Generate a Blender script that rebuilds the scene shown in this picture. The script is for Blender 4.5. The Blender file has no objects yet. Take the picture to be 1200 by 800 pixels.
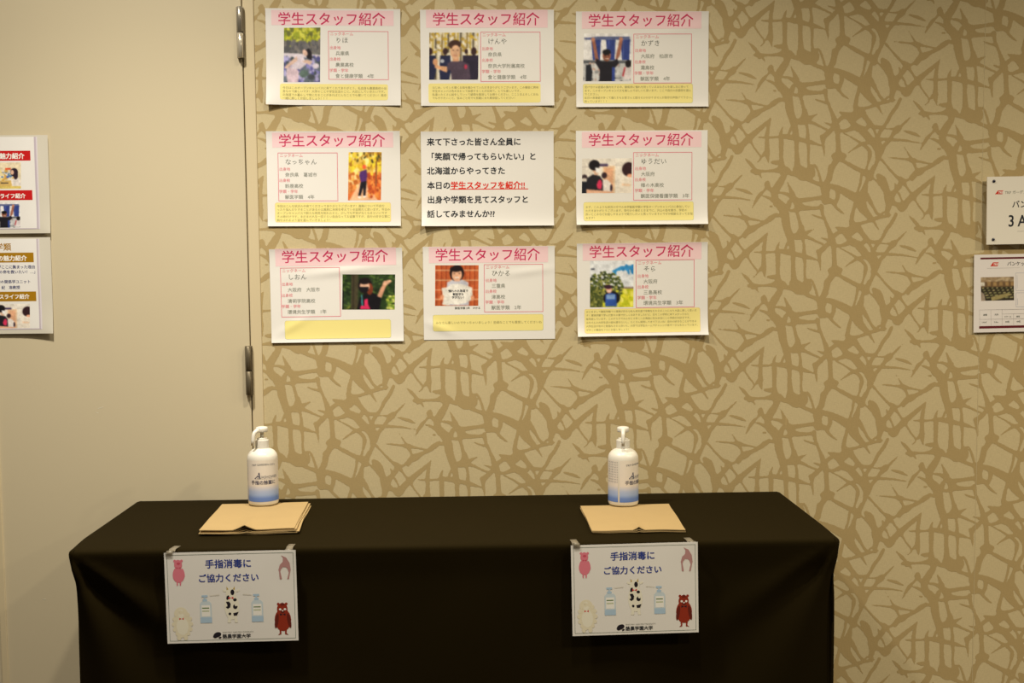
import bpy, math, random
import numpy as np
from mathutils import Matrix, Vector

scene = bpy.context.scene
COL = scene.collection

# ------------------------------------------------------------------ camera
F_PX, PITCH, YAW, ROLL, CAM_Z, CAM_D = 1343.99, 0.07188, 0.02835, -0.00925, 1.23292, 2.59352
cp, sp, cy, sy = math.cos(PITCH), math.sin(PITCH), math.cos(YAW), math.sin(YAW)
fw = Vector((sy * cp, cy * cp, -sp)); ri = Vector((cy, -sy, 0)); up = ri.cross(fw)
cr, sr = math.cos(ROLL), math.sin(ROLL)
r2 = cr * ri + sr * up; u2 = -sr * ri + cr * up
cam_data = bpy.data.cameras.new('camera')
cam_data.sensor_width = 36; cam_data.lens = F_PX / 1200 * 36
cam_data.clip_start = 0.05
camera = bpy.data.objects.new('camera', cam_data); COL.objects.link(camera)
camera.matrix_world = Matrix(((r2.x, u2.x, -fw.x, 0), (r2.y, u2.y, -fw.y, -CAM_D), (r2.z, u2.z, -fw.z, CAM_Z), (0, 0, 0, 1)))
scene.camera = camera

# ------------------------------------------------------------------ light and exposure
world = bpy.data.worlds.new('world'); scene.world = world; world.use_nodes = True
bg = world.node_tree.nodes['Background']
bg.inputs[0].default_value = (1.0, 0.84, 0.58, 1); bg.inputs[1].default_value = 0.09

def lamp(x, y, z, watt, col=(1.0, 0.90, 0.70), size=0.06, cone=150):
    d = bpy.data.lights.new('ceiling_downlight', 'SPOT'); d.energy = watt; d.color = col
    d.shadow_soft_size = size; d.spot_size = math.radians(cone); d.spot_blend = 0.9
    o = bpy.data.objects.new('ceiling_downlight', d); o.location = (x, y, z); COL.objects.link(o)
    return o
for lx, ly, lw, lc, cone in ((-0.75, -0.8, 66, (1.0, 0.93, 0.79), 165), (-0.75, -0.85, 118, (1.0, 0.93, 0.79), 100), (0.2, -0.95, 91, (1.0, 0.90, 0.70), 124),
                            (1.6, -1.6, 95, (1.0, 0.88, 0.64), 165), (3.1, -1.5, 235, (1.0, 0.88, 0.64), 165)):
    lamp(lx, ly, 2.58, lw, lc, 0.05, cone)

vs = scene.view_settings
scene.display_settings.display_device = 'sRGB'
vs.view_transform = 'Standard'; vs.look = 'None'; vs.gamma = 1; vs.use_curve_mapping = False
vs.exposure = 0.0

# ------------------------------------------------------------------ materials
def lin(c):
    c = c / 255.0
    return c / 12.92 if c <= 0.04045 else ((c + 0.055) / 1.055) ** 2.4
MATS = {}
def mat(name, rgb, rough=0.7, vary=0.0, vscale=30, bump=0.0, bscale=400, spec=0.3, metal=0.0, alpha=1.0, trans=0.0, sheen=0.0, coat=0.0, emit=None):
    """rgb in sRGB 0..255. vary: slight procedural tone variation, bump: fine relief."""
    if name in MATS: return MATS[name]
    m = bpy.data.materials.new(name); m.use_nodes = True
    nt = m.node_tree; b = nt.nodes['Principled BSDF']
    c = [lin(v) for v in rgb] + [1]
    b.inputs['Base Color'].default_value = c
    b.inputs['Roughness'].default_value = rough
    b.inputs['Specular IOR Level'].default_value = spec
    b.inputs['Metallic'].default_value = metal
    b.inputs['Alpha'].default_value = alpha
    b.inputs['Transmission Weight'].default_value = trans
    b.inputs['Sheen Weight'].default_value = sheen
    b.inputs['Coat Weight'].default_value = coat
    tc = nt.nodes.new('ShaderNodeTexCoord')
    if vary:
        n = nt.nodes.new('ShaderNodeTexNoise'); n.inputs['Scale'].default_value = vscale; n.inputs['Detail'].default_value = 4
        nt.links.new(tc.outputs['Object'], n.inputs['Vector'])
        r = nt.nodes.new('ShaderNodeMix'); r.data_type = 'RGBA'
        r.inputs[6].default_value = [v * (1 - vary) for v in c[:3]] + [1]
        r.inputs[7].default_value = [min(1, v * (1 + vary)) for v in c[:3]] + [1]
        nt.links.new(n.outputs['Fac'], r.inputs[0]); nt.links.new(r.outputs[2], b.inputs['Base Color'])
    if bump:
        n2 = nt.nodes.new('ShaderNodeTexNoise'); n2.inputs['Scale'].default_value = bscale; n2.inputs['Detail'].default_value = 2
        nt.links.new(tc.outputs['Object'], n2.inputs['Vector'])
        bp = nt.nodes.new('ShaderNodeBump'); bp.inputs['Strength'].default_value = bump; bp.inputs['Distance'].default_value = 0.001
        nt.links.new(n2.outputs['Fac'], bp.inputs['Height']); nt.links.new(bp.outputs['Normal'], b.inputs['Normal'])
    MATS[name] = m
    return m

def woven(name, rgb, amp=0.07):
    """wallpaper: stretched noise threads, horizontal and vertical."""
    m = mat(name, rgb, rough=0.75, spec=0.2)
    nt = m.node_tree; b = nt.nodes['Principled BSDF']
    tc = nt.nodes.new('ShaderNodeTexCoord')
    outs = []
    for sc in ((110, 110, 900), (900, 900, 110), (3, 3, 3)):
        mp = nt.nodes.new('ShaderNodeMapping'); mp.inputs['Scale'].default_value = sc
        n = nt.nodes.new('ShaderNodeTexNoise'); n.inputs['Scale'].default_value = 1; n.inputs['Detail'].default_value = 2
        nt.links.new(tc.outputs['Object'], mp.inputs[0]); nt.links.new(mp.outputs[0], n.inputs['Vector']); outs.append(n.outputs['Fac'])
    a = nt.nodes.new('ShaderNodeMath'); a.operation = 'ADD'
    nt.links.new(outs[0], a.inputs[0]); nt.links.new(outs[1], a.inputs[1])
    a2 = nt.nodes.new('ShaderNodeMath'); a2.operation = 'MULTIPLY_ADD'; a2.inputs[1].default_value = 0.35
    nt.links.new(outs[2], a2.inputs[0]); nt.links.new(a.outputs[0], a2.inputs[2])
    mr = nt.nodes.new('ShaderNodeMapRange'); mr.inputs[1].default_value = 0.75; mr.inputs[2].default_value = 1.6
    mr.inputs[3].default_value = 1 - amp; mr.inputs[4].default_value = 1 + amp
    nt.links.new(a2.outputs[0], mr.inputs[0])
    v = nt.nodes.new('ShaderNodeVectorMath'); v.operation = 'SCALE'; v.inputs[0].default_value = [lin(k) for k in rgb]
    nt.links.new(mr.outputs[0], v.inputs['Scale']); nt.links.new(v.outputs[0], b.inputs['Base Color'])
    bp = nt.nodes.new('ShaderNodeBump'); bp.inputs['Strength'].default_value = 0.25; bp.inputs['Distance'].default_value = 0.0006
    nt.links.new(a.outputs[0], bp.inputs['Height']); nt.links.new(bp.outputs['Normal'], b.inputs['Normal'])
    return m

def photo_mat():
    if 'photo_print' in MATS: return MATS['photo_print']
    m = mat('photo_print', (200, 200, 200), rough=0.45)
    nt = m.node_tree; a = nt.nodes.new('ShaderNodeVertexColor'); a.layer_name = 'Col'
    nt.links.new(a.outputs['Color'], nt.nodes['Principled BSDF'].inputs['Base Color'])
    return m

# ------------------------------------------------------------------ object helpers
def mesh_obj(name, verts, faces, material, parent=None, smooth=False, loc=None):
    me = bpy.data.meshes.new(name)
    me.from_pydata([tuple(map(float, v)) for v in verts], [], faces)
    if material: me.materials.append(material)
    me.update()
    if smooth: me.shade_smooth()
    o = bpy.data.objects.new(name, me); COL.objects.link(o)
    if parent: o.parent = parent
    if loc: o.location = loc
    return o
def tag(o, label=None, cat=None, group=None, kind=None):
    if label: o['label'] = label
    if cat: o['category'] = cat
    if group: o['group'] = group
    if kind: o['kind'] = kind
    return o
def empty(name, loc, rotz=0):
    o = bpy.data.objects.new(name, None); COL.objects.link(o); o.location = loc; o.rotation_euler = (0, 0, rotz)
    o.empty_display_size = 0.05
    return o
def box_geo(x0, x1, y0, y1, z0, z1, V, Fc):
    n = len(V)
    V += [(x0, y0, z0), (x1, y0, z0), (x1, y1, z0), (x0, y1, z0), (x0, y0, z1), (x1, y0, z1), (x1, y1, z1), (x0, y1, z1)]
    Fc += [tuple(n + k for k in f) for f in ((0, 3, 2, 1), (4, 5, 6, 7), (0, 1, 5, 4), (1, 2, 6, 5), (2, 3, 7, 6), (3, 0, 4, 7))]
def box(name, x0, x1, y0, y1, z0, z1, material, parent=None, bevel=0.0):
    V, Fc = [], []; box_geo(x0, x1, y0, y1, z0, z1, V, Fc)
    o = mesh_obj(name, V, Fc, material, parent)
    if bevel:
        md = o.modifiers.new('bevel', 'BEVEL'); md.width = bevel; md.segments = 2
    return o
def lathe(prof, seg=48, cx=0, cy=0):
    """prof: [(r, z)...] bottom to top."""
    V, Fc = [], []
    for r, z in prof:
        for k in range(seg):
            a = 2 * math.pi * k / seg; V.append((cx + r * math.cos(a), cy + r * math.sin(a), z))
    for i in range(len(prof) - 1):
        for k in range(seg):
            k2 = (k + 1) % seg
            Fc.append((i * seg + k, i * seg + k2, (i + 1) * seg + k2, (i + 1) * seg + k))
    Fc.append(tuple(range(seg))[::-1]); Fc.append(tuple((len(prof) - 1) * seg + k for k in range(seg)))
    return V, Fc
def tube(path, radii, seg=12):
    V, Fc = [], []
    P = [Vector(p) for p in path]
    for i, p in enumerate(P):
        d = (P[min(i + 1, len(P) - 1)] - P[max(i - 1, 0)]).normalized()
        a = d.cross(Vector((0, 0, 1)))
        if a.length < 1e-3: a = Vector((1, 0, 0))
        a.normalize(); b = d.cross(a).normalized(); r = radii[i] if isinstance(radii, (list, tuple)) else radii
        for k in range(seg):
            t = 2 * math.pi * k / seg; V.append(p + a * r * math.cos(t) + b * r * math.sin(t))
    for i in range(len(P) - 1):
        for k in range(seg):
            k2 = (k + 1) % seg; Fc.append((i * seg + k, (i + 1) * seg + k, (i + 1) * seg + k2, i * seg + k2))
    Fc.append(tuple(range(seg))); Fc.append(tuple((len(P) - 1) * seg + k for k in range(seg))[::-1])
    return V, Fc

# lettering: Blender's built-in type, as flat meshes
TCACHE = {}
def text_geo(s, res=1):
    if (s, res) not in TCACHE:
        c = bpy.data.curves.new('lettering', 'FONT'); c.body = s; c.size = 1; c.resolution_u = res
        o = bpy.data.objects.new('lettering', c); m = o.to_mesh()
        v = np.array([q.co[:2] for q in m.vertices]).reshape(-1, 2); f = [tuple(p.vertices) for p in m.polygons]
        o.to_mesh_clear(); bpy.data.objects.remove(o); bpy.data.curves.remove(c)
        TCACHE[(s, res)] = (v, f)
    return TCACHE[(s, res)]

# ------------------------------------------------------------------ small painter for the printed photographs (flat print, colour only)
class Canvas:
    def __init__(self, w, h, bgc, seed=1):
        self.k = 3; self.w, self.h = w, h
        self.A = np.ones((h * 3, w * 3, 3)) * np.array(bgc, float)
        self.Y, self.X = np.mgrid[0:h * 3, 0:w * 3]
        self.X = (self.X + .5) / (w * 3); self.Y = (self.Y + .5) / (h * 3)
        self.rng = np.random.RandomState(seed)
    def put(self, M, c): self.A[M] = c
    def rect(self, x0, y0, x1, y1, c): self.put((self.X >= x0) & (self.X <= x1) & (self.Y >= y0) & (self.Y <= y1), c)
    def ell(self, cx, cy, rx, ry, c, rot=0):
        a = math.radians(rot); dx, dy = self.X - cx, self.Y - cy
        u = dx * math.cos(a) + dy * math.sin(a); v = -dx * math.sin(a) + dy * math.cos(a)
        self.put((u / rx) ** 2 + (v / ry) ** 2 <= 1, c)
    def poly(self, P, c):
        ins = np.zeros(self.X.shape, bool); n = len(P)
        for i in range(n):
            x0, y0 = P[i]; x1, y1 = P[(i + 1) % n]
            if y0 == y1: continue
            hit = ((self.Y > y0) != (self.Y > y1)) & (self.X < (x1 - x0) * (self.Y - y0) / (y1 - y0) + x0)
            ins ^= hit
        self.put(ins, c)
    def dabs(self, x0, y0, x1, y1, cols, n, r):
        for _ in range(n):
            c = cols[self.rng.randint(len(cols))]
            self.ell(self.rng.uniform(x0, x1), self.rng.uniform(y0, y1), r * self.rng.uniform(.5, 1.3), r * self.rng.uniform(.5, 1.3), c, self.rng.uniform(0, 90))
    def done(self):
        B = self.A.reshape(self.h, 3, self.w, 3, 3).mean((1, 3)) / 255.0
        def blur(M):
            P_ = np.pad(M, ((1, 1), (1, 1), (0, 0)), 'edge')
            return (P_[:-2, 1:-1] + P_[2:, 1:-1] + P_[1:-1, :-2] + P_[1:-1, 2:] + 3 * P_[1:-1, 1:-1]) / 7
        g = self.rng.rand(self.h // 5 + 2, self.w // 5 + 2, 1); g = np.repeat(np.repeat(g, 5, 0), 5, 1)[:self.h, :self.w]
        g = blur(blur(blur(g))); f = blur(self.rng.rand(self.h, self.w, 1))
        return np.clip(blur(B) * (1 + .14 * (g - .5) + .14 * (f - .5)), 0, 1)

def photo_lying(w=44, h=64):
    c = Canvas(w, h, (120, 122, 120), 3)
    c.dabs(0, 0, 1, .30, [(190, 190, 50), (150, 160, 50), (215, 215, 90), (110, 115, 60)], 260, .045)
    c.dabs(0, .26, 1, .46, [(110, 108, 112), (125, 120, 118), (90, 90, 95)], 120, .05)
    c.poly([(0, .46), (1, .5), (1, .58), (0, .56)], (222, 212, 225)); c.rect(0, .55, 1, 1, (135, 130, 175))
    c.dabs(.0, .56, 1, 1, [(95, 95, 160), (140, 135, 200), (180, 175, 225), (105, 115, 130), (75, 85, 95)], 160, .05)
    c.ell(.55, .84, .12, .07, (95, 115, 110)); c.ell(.75, .9, .1, .05, (75, 80, 90)); c.ell(.87, .70, .09, .05, (225, 215, 235))
    c.poly([(.1, .72), (.3, .7), (.42, .8), (.4, 1), (.12, 1), (.08, .85)], (218, 195, 210))
    c.poly([(.35, .5), (.55, .55), (.62, .66), (.45, .76), (.2, .74), (.3, .58)], (222, 210, 225))
    c.poly([(.36, .52), (.08, .68), (.02, .74), (.1, .74), (.38, .6)], (225, 190, 175)); c.poly([(.5, .62), (.72, .68), (.78, .62), (.62, .58)], (225, 190, 175))
    c.poly([(.58, .42), (.68, .38), (.76, .46), (.77, .6), (.64, .56), (.6, .5)], (35, 28, 35)); c.ell(.58, .46, .075, .05, (228, 190, 175), 30)
    return c.done()
def photo_birch(w=60, h=58):
    c = Canvas(w, h, (225, 215, 190), 5)
    for i in range(16):
        x = i / 16; c.rect(x, 0, x + .03, 1, [(150, 125, 70), (205, 180, 90), (95, 85, 70), (240, 235, 225)][i % 4])
    c.dabs(0, 0, 1, .5, [(215, 180, 60), (235, 225, 200), (190, 160, 80)], 70, .035)
    for x, s in ((.33, 1), (.03, 1), (.9, 1.15), (.75, .7)):
        c.poly([(x - .1 * s, .48), (x + .1 * s, .48), (x + .12 * s, .8), (x + .08, 1), (x - .1, 1), (x - .12 * s, .8)], (38, 42, 75) if x < .5 else (45, 38, 60))
        c.ell(x, .40, .05 * s, .075 * s, (60, 38, 40))
    c.ell(.27, .6, .04, .04, (200, 205, 220))
    c.poly([(.12, .62), (.2, .7), (.4, .72), (.36, .84), (.12, .74)], (225, 170, 130)); c.ell(.13, .62, .05, .07, (225, 165, 125))
    c.poly([(.38, .64), (.5, .59), (.66, .6), (.8, .66), (.84, .96), (.8, 1), (.46, 1), (.44, .8), (.36, .78)], (82, 68, 86))
    c.ell(.74, .72, .03, .05, (190, 60, 90)); c.rect(.48, .5, .6, .61, (215, 160, 125)); c.ell(.53, .4, .1, .16, (228, 180, 145))
    c.ell(.52, .26, .125, .1, (70, 45, 40)); c.ell(.54, .37, .085, .1, (230, 184, 150))
    c.rect(.47, .37, .5, .385, (80, 50, 45)); c.rect(.56, .37, .59, .385, (80, 50, 45)); c.rect(.49, .475, .56, .49, (190, 100, 90))
    return c.done()
def photo_towers(w=60, h=58):
    c = Canvas(w, h, (238, 236, 238), 7)
    for x in (.16, .46, .76): c.poly([(x, .12), (x + .2, .12), (x + .19, .55), (x + .04, .55)], (52, 68, 140)); 
    for x in (.22, .52, .82): c.rect(x, .14, x + .015, .55, (90, 108, 175))
    c.poly([(.0, .1), (.3, .07), (.95, .07), (.94, .14), (.05, .14)], (95, 105, 150))
    c.rect(0, .56, 1, .62, (95, 98, 105)); c.rect(0, .62, 1, 1, (205, 205, 208)); c.dabs(0, .62, 1, 1, [(150, 150, 155), (235, 235, 235), (90, 90, 95), (190, 160, 150)], 60, .03)
    c.poly([(.06, .66), (.16, .64), (.2, .8), (.18, 1), (.06, 1)], (35, 38, 48)); c.poly([(.82, .72), (.94, .66), (1, .7), (1, .95), (.84, .95)], (222, 212, 215)); c.ell(.93, .63, .06, .08, (30, 25, 28)); c.poly([(.85, .7), (.88, .7), (.84, .9), (.81, .88)], (190, 50, 60))
    c.poly([(.17, .14), (.24, .14), (.31, .5), (.34, .62), (.26, .6)], (165, 105, 85)); c.poly([(.74, .13), (.81, .13), (.76, .45), (.66, .62), (.68, .44)], (170, 110, 90)); c.ell(.2, .13, .04, .04, (190, 130, 105)); c.ell(.77, .12, .04, .04, (190, 130, 105))
    c.poly([(.27, .52), (.38, .58), (.6, .58), (.7, .52), (.74, .62), (.66, .72), (.66, 1), (.34, 1), (.35, .76), (.26, .62)], (32, 30, 40)); c.rect(.6, .7, .66, 1, (50, 70, 150))
    c.ell(.485, .46, .085, .12, (150, 95, 75)); c.ell(.48, .39, .085, .06, (25, 22, 25)); c.rect(.44, .45, .47, .47, (50, 30, 30)); c.rect(.51, .45, .54, .47, (50, 30, 30)); c.rect(.455, .52, .525, .535, (225, 200, 190))
    return c.done()
def photo_autumn(w=42, h=60):
    c = Canvas(w, h, (235, 190, 90), 9)
    c.dabs(0, 0, 1, .5, [(240, 215, 60), (225, 180, 50), (250, 235, 150), (170, 120, 40), (240, 200, 90)], 200, .06)
    c.dabs(0, 0, 1, .2, [(120, 105, 45), (80, 70, 40)], 14, .04)
    c.poly([(0, .7), (.4, .55), (.6, .55), (1, .7), (1, 1), (0, 1)], (225, 120, 60)); c.poly([(.35, .62), (.55, .62), (.9, 1), (.05, 1)], (245, 190, 150))
    c.dabs(.6, .45, 1, .95, [(215, 100, 45), (235, 145, 70), (180, 75, 40)], 60, .05); c.rect(.82, .2, .86, .7, (130, 80, 50)); c.dabs(.0, .45, .3, .8, [(235, 150, 80), (250, 215, 150), (200, 110, 50)], 40, .05)
    c.poly([(.37, .4), (.55, .36), (.57, .5), (.54, .66), (.4, .66), (.33, .48)], (88, 50, 120)); c.poly([(.38, .62), (.56, .6), (.53, .9), (.46, .9), (.46, .72), (.39, .9), (.31, .9)], (30, 28, 38))
    c.ell(.35, .93, .05, .02, (245, 240, 235)); c.ell(.5, .92, .05, .02, (245, 240, 235)); c.ell(.48, .31, .06, .045, (235, 95, 60)); c.ell(.33, .42, .03, .02, (225, 160, 130))
    return c.done()
def photo_room(w=60, h=42, boy=True):
    c = Canvas(w, h, (240, 232, 222), 11)
    c.rect(.42, .22, .66, 1, (235, 200, 165)); c.rect(.45, .28, .62, 1, (230, 175, 140)); c.rect(.36, .16, .52, .24, (90, 75, 110)); c.rect(.0, .24, .2, .25, (190, 180, 180)); c.rect(.66, .2, .8, .21, (190, 180, 180))
    c.ell(.06, .53, .055, .07, (60, 45, 50)); c.rect(0, .66, .1, 1, (30, 32, 42)); c.rect(.02, .56, .09, .64, (225, 215, 205))
    c.ell(.45, .49, .055, .09, (55, 38, 45)); c.poly([(.36, .64), (.5, .6), (.58, .7), (.6, .95), (.38, .95)], (236, 228, 224)); c.ell(.59, .84, .025, .1, (60, 45, 60))
    c.poly([(.11, .56), (.22, .46), (.36, .5), (.42, .62), (.43, .92), (.1, .92), (.09, .7)], (36, 34, 42)); c.poly([(.33, .64), (.38, .6), (.41, .72), (.39, .88), (.32, .86), (.3, .76)], (215, 55, 95))
    c.poly([(.1, .88), (.42, .92), (.62, .95), (.6, .99), (.1, .99)], (232, 180, 150)); c.rect(.25, .38, .32, .48, (230, 185, 160)); c.ell(.29, .3, .075, .14, (235, 192, 165)); c.ell(.25, .2, .11, .15, (30, 26, 32)); c.poly([(.27, .27), (.37, .28), (.36, .4), (.29, .42)], (246, 246, 250))
    c.poly([(.78, .62), (.85, .55), (1, .6), (1, 1), (.72, 1)], (238, 228, 215)); c.ell(.93, .32, .13, .2, (55, 32, 38)); c.ell(.96, .5, .06, .05, (235, 170, 140)); c.poly([(.8, .72), (.98, .74), (.95, .8), (.8, .78)], (240, 205, 175))
    return c.done()
def photo_forest(w=64, h=42):
    c = Canvas(w, h, (42, 62, 32), 13)
    c.dabs(0, 0, 1, 1, [(35, 55, 28), (60, 85, 40), (28, 42, 25), (80, 105, 50), (45, 60, 40)], 260, .035); c.rect(.17, 0, .3, 1, (72, 66, 48)); c.rect(.2, 0, .23, 1, (52, 46, 36))
    c.dabs(.85, .6, 1, 1, [(190, 200, 80), (225, 225, 130), (120, 150, 50)], 40, .03); c.dabs(.0, .85, .4, 1, [(150, 155, 60), (70, 80, 40)], 20, .025); c.rect(0, .45, .03, 1, (25, 22, 26))
    c.poly([(.33, .66), (.42, .55), (.56, .52), (.68, .58), (.74, .7), (.7, 1), (.28, 1)], (22, 20, 26)); c.poly([(.66, .62), (.72, .4), (.78, .26), (.84, .28), (.8, .42), (.74, .66)], (225, 165, 135)); c.poly([(.75, .3), (.78, .2), (.9, .16), (.93, .2), (.83, .32)], (232, 180, 150))
    c.ell(.43, .32, .13, .22, (28, 20, 24)); c.ell(.52, .42, .06, .16, (120, 55, 35)); c.ell(.425, .34, .09, .15, (232, 185, 160)); c.ell(.42, .2, .11, .09, (30, 22, 25)); c.poly([(.33, .36), (.5, .36), (.49, .48), (.42, .51), (.35, .48)], (24, 22, 28))
    c.poly([(.36, .58), (.38, .58), (.4, .9), (.37, .9)], (70, 150, 160)); c.poly([(.42, .72), (.48, .68), (.49, .84), (.54, .98), (.34, .98), (.36, .88), (.42, .88)], (225, 50, 100))
    return c.done()
def photo_bamboo(w=56, h=52):
    c = Canvas(w, h, (190, 90, 50), 15)
    for i in range(28): c.rect(i / 28, 0, i / 28 + .018, 1, [(215, 115, 65), (160, 70, 40), (200, 100, 55)][i % 3])
    for y in (.12, .36, .6, .82): c.rect(0, y, 1, y + .018, (235, 200, 160))
    c.poly([(.28, .42), (.42, .36), (.62, .36), (.76, .42), (.78, .98), (.26, .98)], (200, 200, 215)); c.ell(.5, .2, .165, .2, (32, 22, 26)); c.rect(.44, .3, .57, .4, (228, 175, 145)); c.ell(.5, .24, .115, .155, (236, 182, 150)); c.ell(.48, .1, .14, .07, (34, 24, 27)); c.rect(.45, .29, .55, .32, (245, 235, 230)); c.rect(.42, .2, .46, .215, (60, 40, 40)); c.rect(.54, .2, .58, .215, (60, 40, 40))
    c.poly([(.16, .56), (.3, .54), (.36, .47), (.54, .45), (.72, .5), (.85, .55), (.86, .84), (.7, .92), (.5, .97), (.36, .94), (.3, .98), (.17, .96), (.2, .84)], (240, 236, 230))
    c.ell(.17, .78, .04, .06, (230, 160, 125)); c.ell(.86, .8, .04, .07, (230, 160, 125))
    return c.done()
def photo_bush(w=56, h=60):
    c = Canvas(w, h, (232, 236, 244), 17)
    c.poly([(.5, .22), (.7, .12), (1, .1), (1, .3), (.8, .32), (.6, .32)], (60, 150, 215)); c.dabs(.5, .24, 1, .5, [(235, 240, 248), (225, 230, 240)], 30, .06); c.dabs(.75, .1, 1, .25, [(50, 140, 210)], 8, .05); c.ell(.07, .18, .05, .02, (90, 95, 110))
    c.rect(0, .6, 1, 1, (210, 210, 50)); c.dabs(.55, .62, 1, 1, [(225, 220, 60), (190, 195, 40), (240, 235, 110)], 60, .05); c.rect(.7, .56, 1, .6, (150, 130, 120))
    for _ in range(420):
        a = c.rng.uniform(0, 2 * math.pi); r = c.rng.uniform(0, 1) ** .5
        c.ell(.34 + .42 * r * math.cos(a), .56 + .32 * r * math.sin(a), .025, .02, [(70, 85, 45), (110, 120, 60), (45, 55, 38), (165, 165, 90), (90, 100, 60)][c.rng.randint(5)])
    c.poly([(0, .55), (.3, .6), (.3, 1), (0, 1)], (78, 88, 45)); c.dabs(0, .5, .32, 1, [(60, 72, 35), (115, 120, 55), (150, 150, 80)], 60, .03)
    c.ell(.5, .8, .19, .15, (28, 28, 36)); c.poly([(.36, .72), (.48, .68), (.6, .72), (.62, .98), (.35, .98)], (50, 85, 170)); c.poly([(.38, .72), (.57, .72), (.57, .82), (.38, .82)], (130, 165, 220)); c.ell(.44, .62, .065, .075, (235, 175, 150)); c.ell(.42, .56, .09, .045, (58, 32, 50)); c.rect(.4, .64, .48, .66, (245, 235, 230))
    return c.done()
def photo_lab(w=60, h=52):
    c = Canvas(w, h, (238, 222, 190), 19)
    c.dabs(.2, .3, .8, .7, [(215, 170, 90), (245, 230, 150), (200, 190, 180), (90, 130, 170), (235, 225, 215)], 60, .05); c.rect(.5, .22, .68, .28, (225, 80, 45)); c.ell(.58, .55, .05, .04, (60, 95, 190))
    c.poly([(.3, .7), (.7, .68), (.72, .9), (.3, .9)], (220, 185, 110)); c.rect(.35, .76, .6, .8, (70, 60, 60))
    c.poly([(.68, .66), (.82, .56), (.97, .62), (1, .9), (.72, .94)], (235, 226, 220)); c.ell(.78, .38, .12, .16, (45, 32, 45)); c.ell(.83, .5, .07, .15, (48, 34, 48)); c.ell(.72, .38, .05, .09, (235, 190, 165)); c.ell(.25, .4, .08, .14, (240, 238, 235)); c.rect(0, .9, 1, 1, (225, 200, 110))
    return c.done()
def photo_hall(w=60, h=38):
    c = Canvas(w, h, (140, 118, 92), 21)
    c.rect(0, 0, 1, .2, (150, 128, 100)); c.dabs(0, 0, 1, .2, [(120, 98, 75), (185, 165, 135), (165, 140, 110)], 30, .06); c.rect(0, .2, 1, .42, (112, 88, 62))
    for x in (.2, .38, .56, .74, .9): c.rect(x, .22, x + .1, .38, (160, 130, 88))
    c.rect(0, .22, .12, .38, (228, 222, 210)); c.rect(0, .42, 1, 1, (52, 46, 34))
    for j in range(5):
        for i in range(7):
            x, y = .04 + i * .14 + j * .03, .45 + j * .1; s = .6 + j * .15
            c.poly([(x, y), (x + .09 * s, y - .02), (x + .1 * s, y + .02), (x + .01, y + .045)], (150, 150, 105) if (i + j) % 3 else (190, 180, 130))
    c.poly([(.3, .84), (.8, .68), (.95, .74), (.6, .92), (.32, 1)], (158, 145, 98)); c.poly([(0, .6), (.1, .7), (.14, 1), (0, 1)], (160, 145, 130))
    return c.done()

def add_rim(V, Fc, rim, N):
    """thin edge of a sheet on vertices of its own, so that the faces stay smooth up to the edge"""
    s = len(V); m = len(rim)
    V += [V[i] for i in rim] + [V[N + i] for i in rim]
    for i in range(m): j = (i + 1) % m; Fc.append((s + i, s + m + i, s + m + j, s + j))

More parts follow.
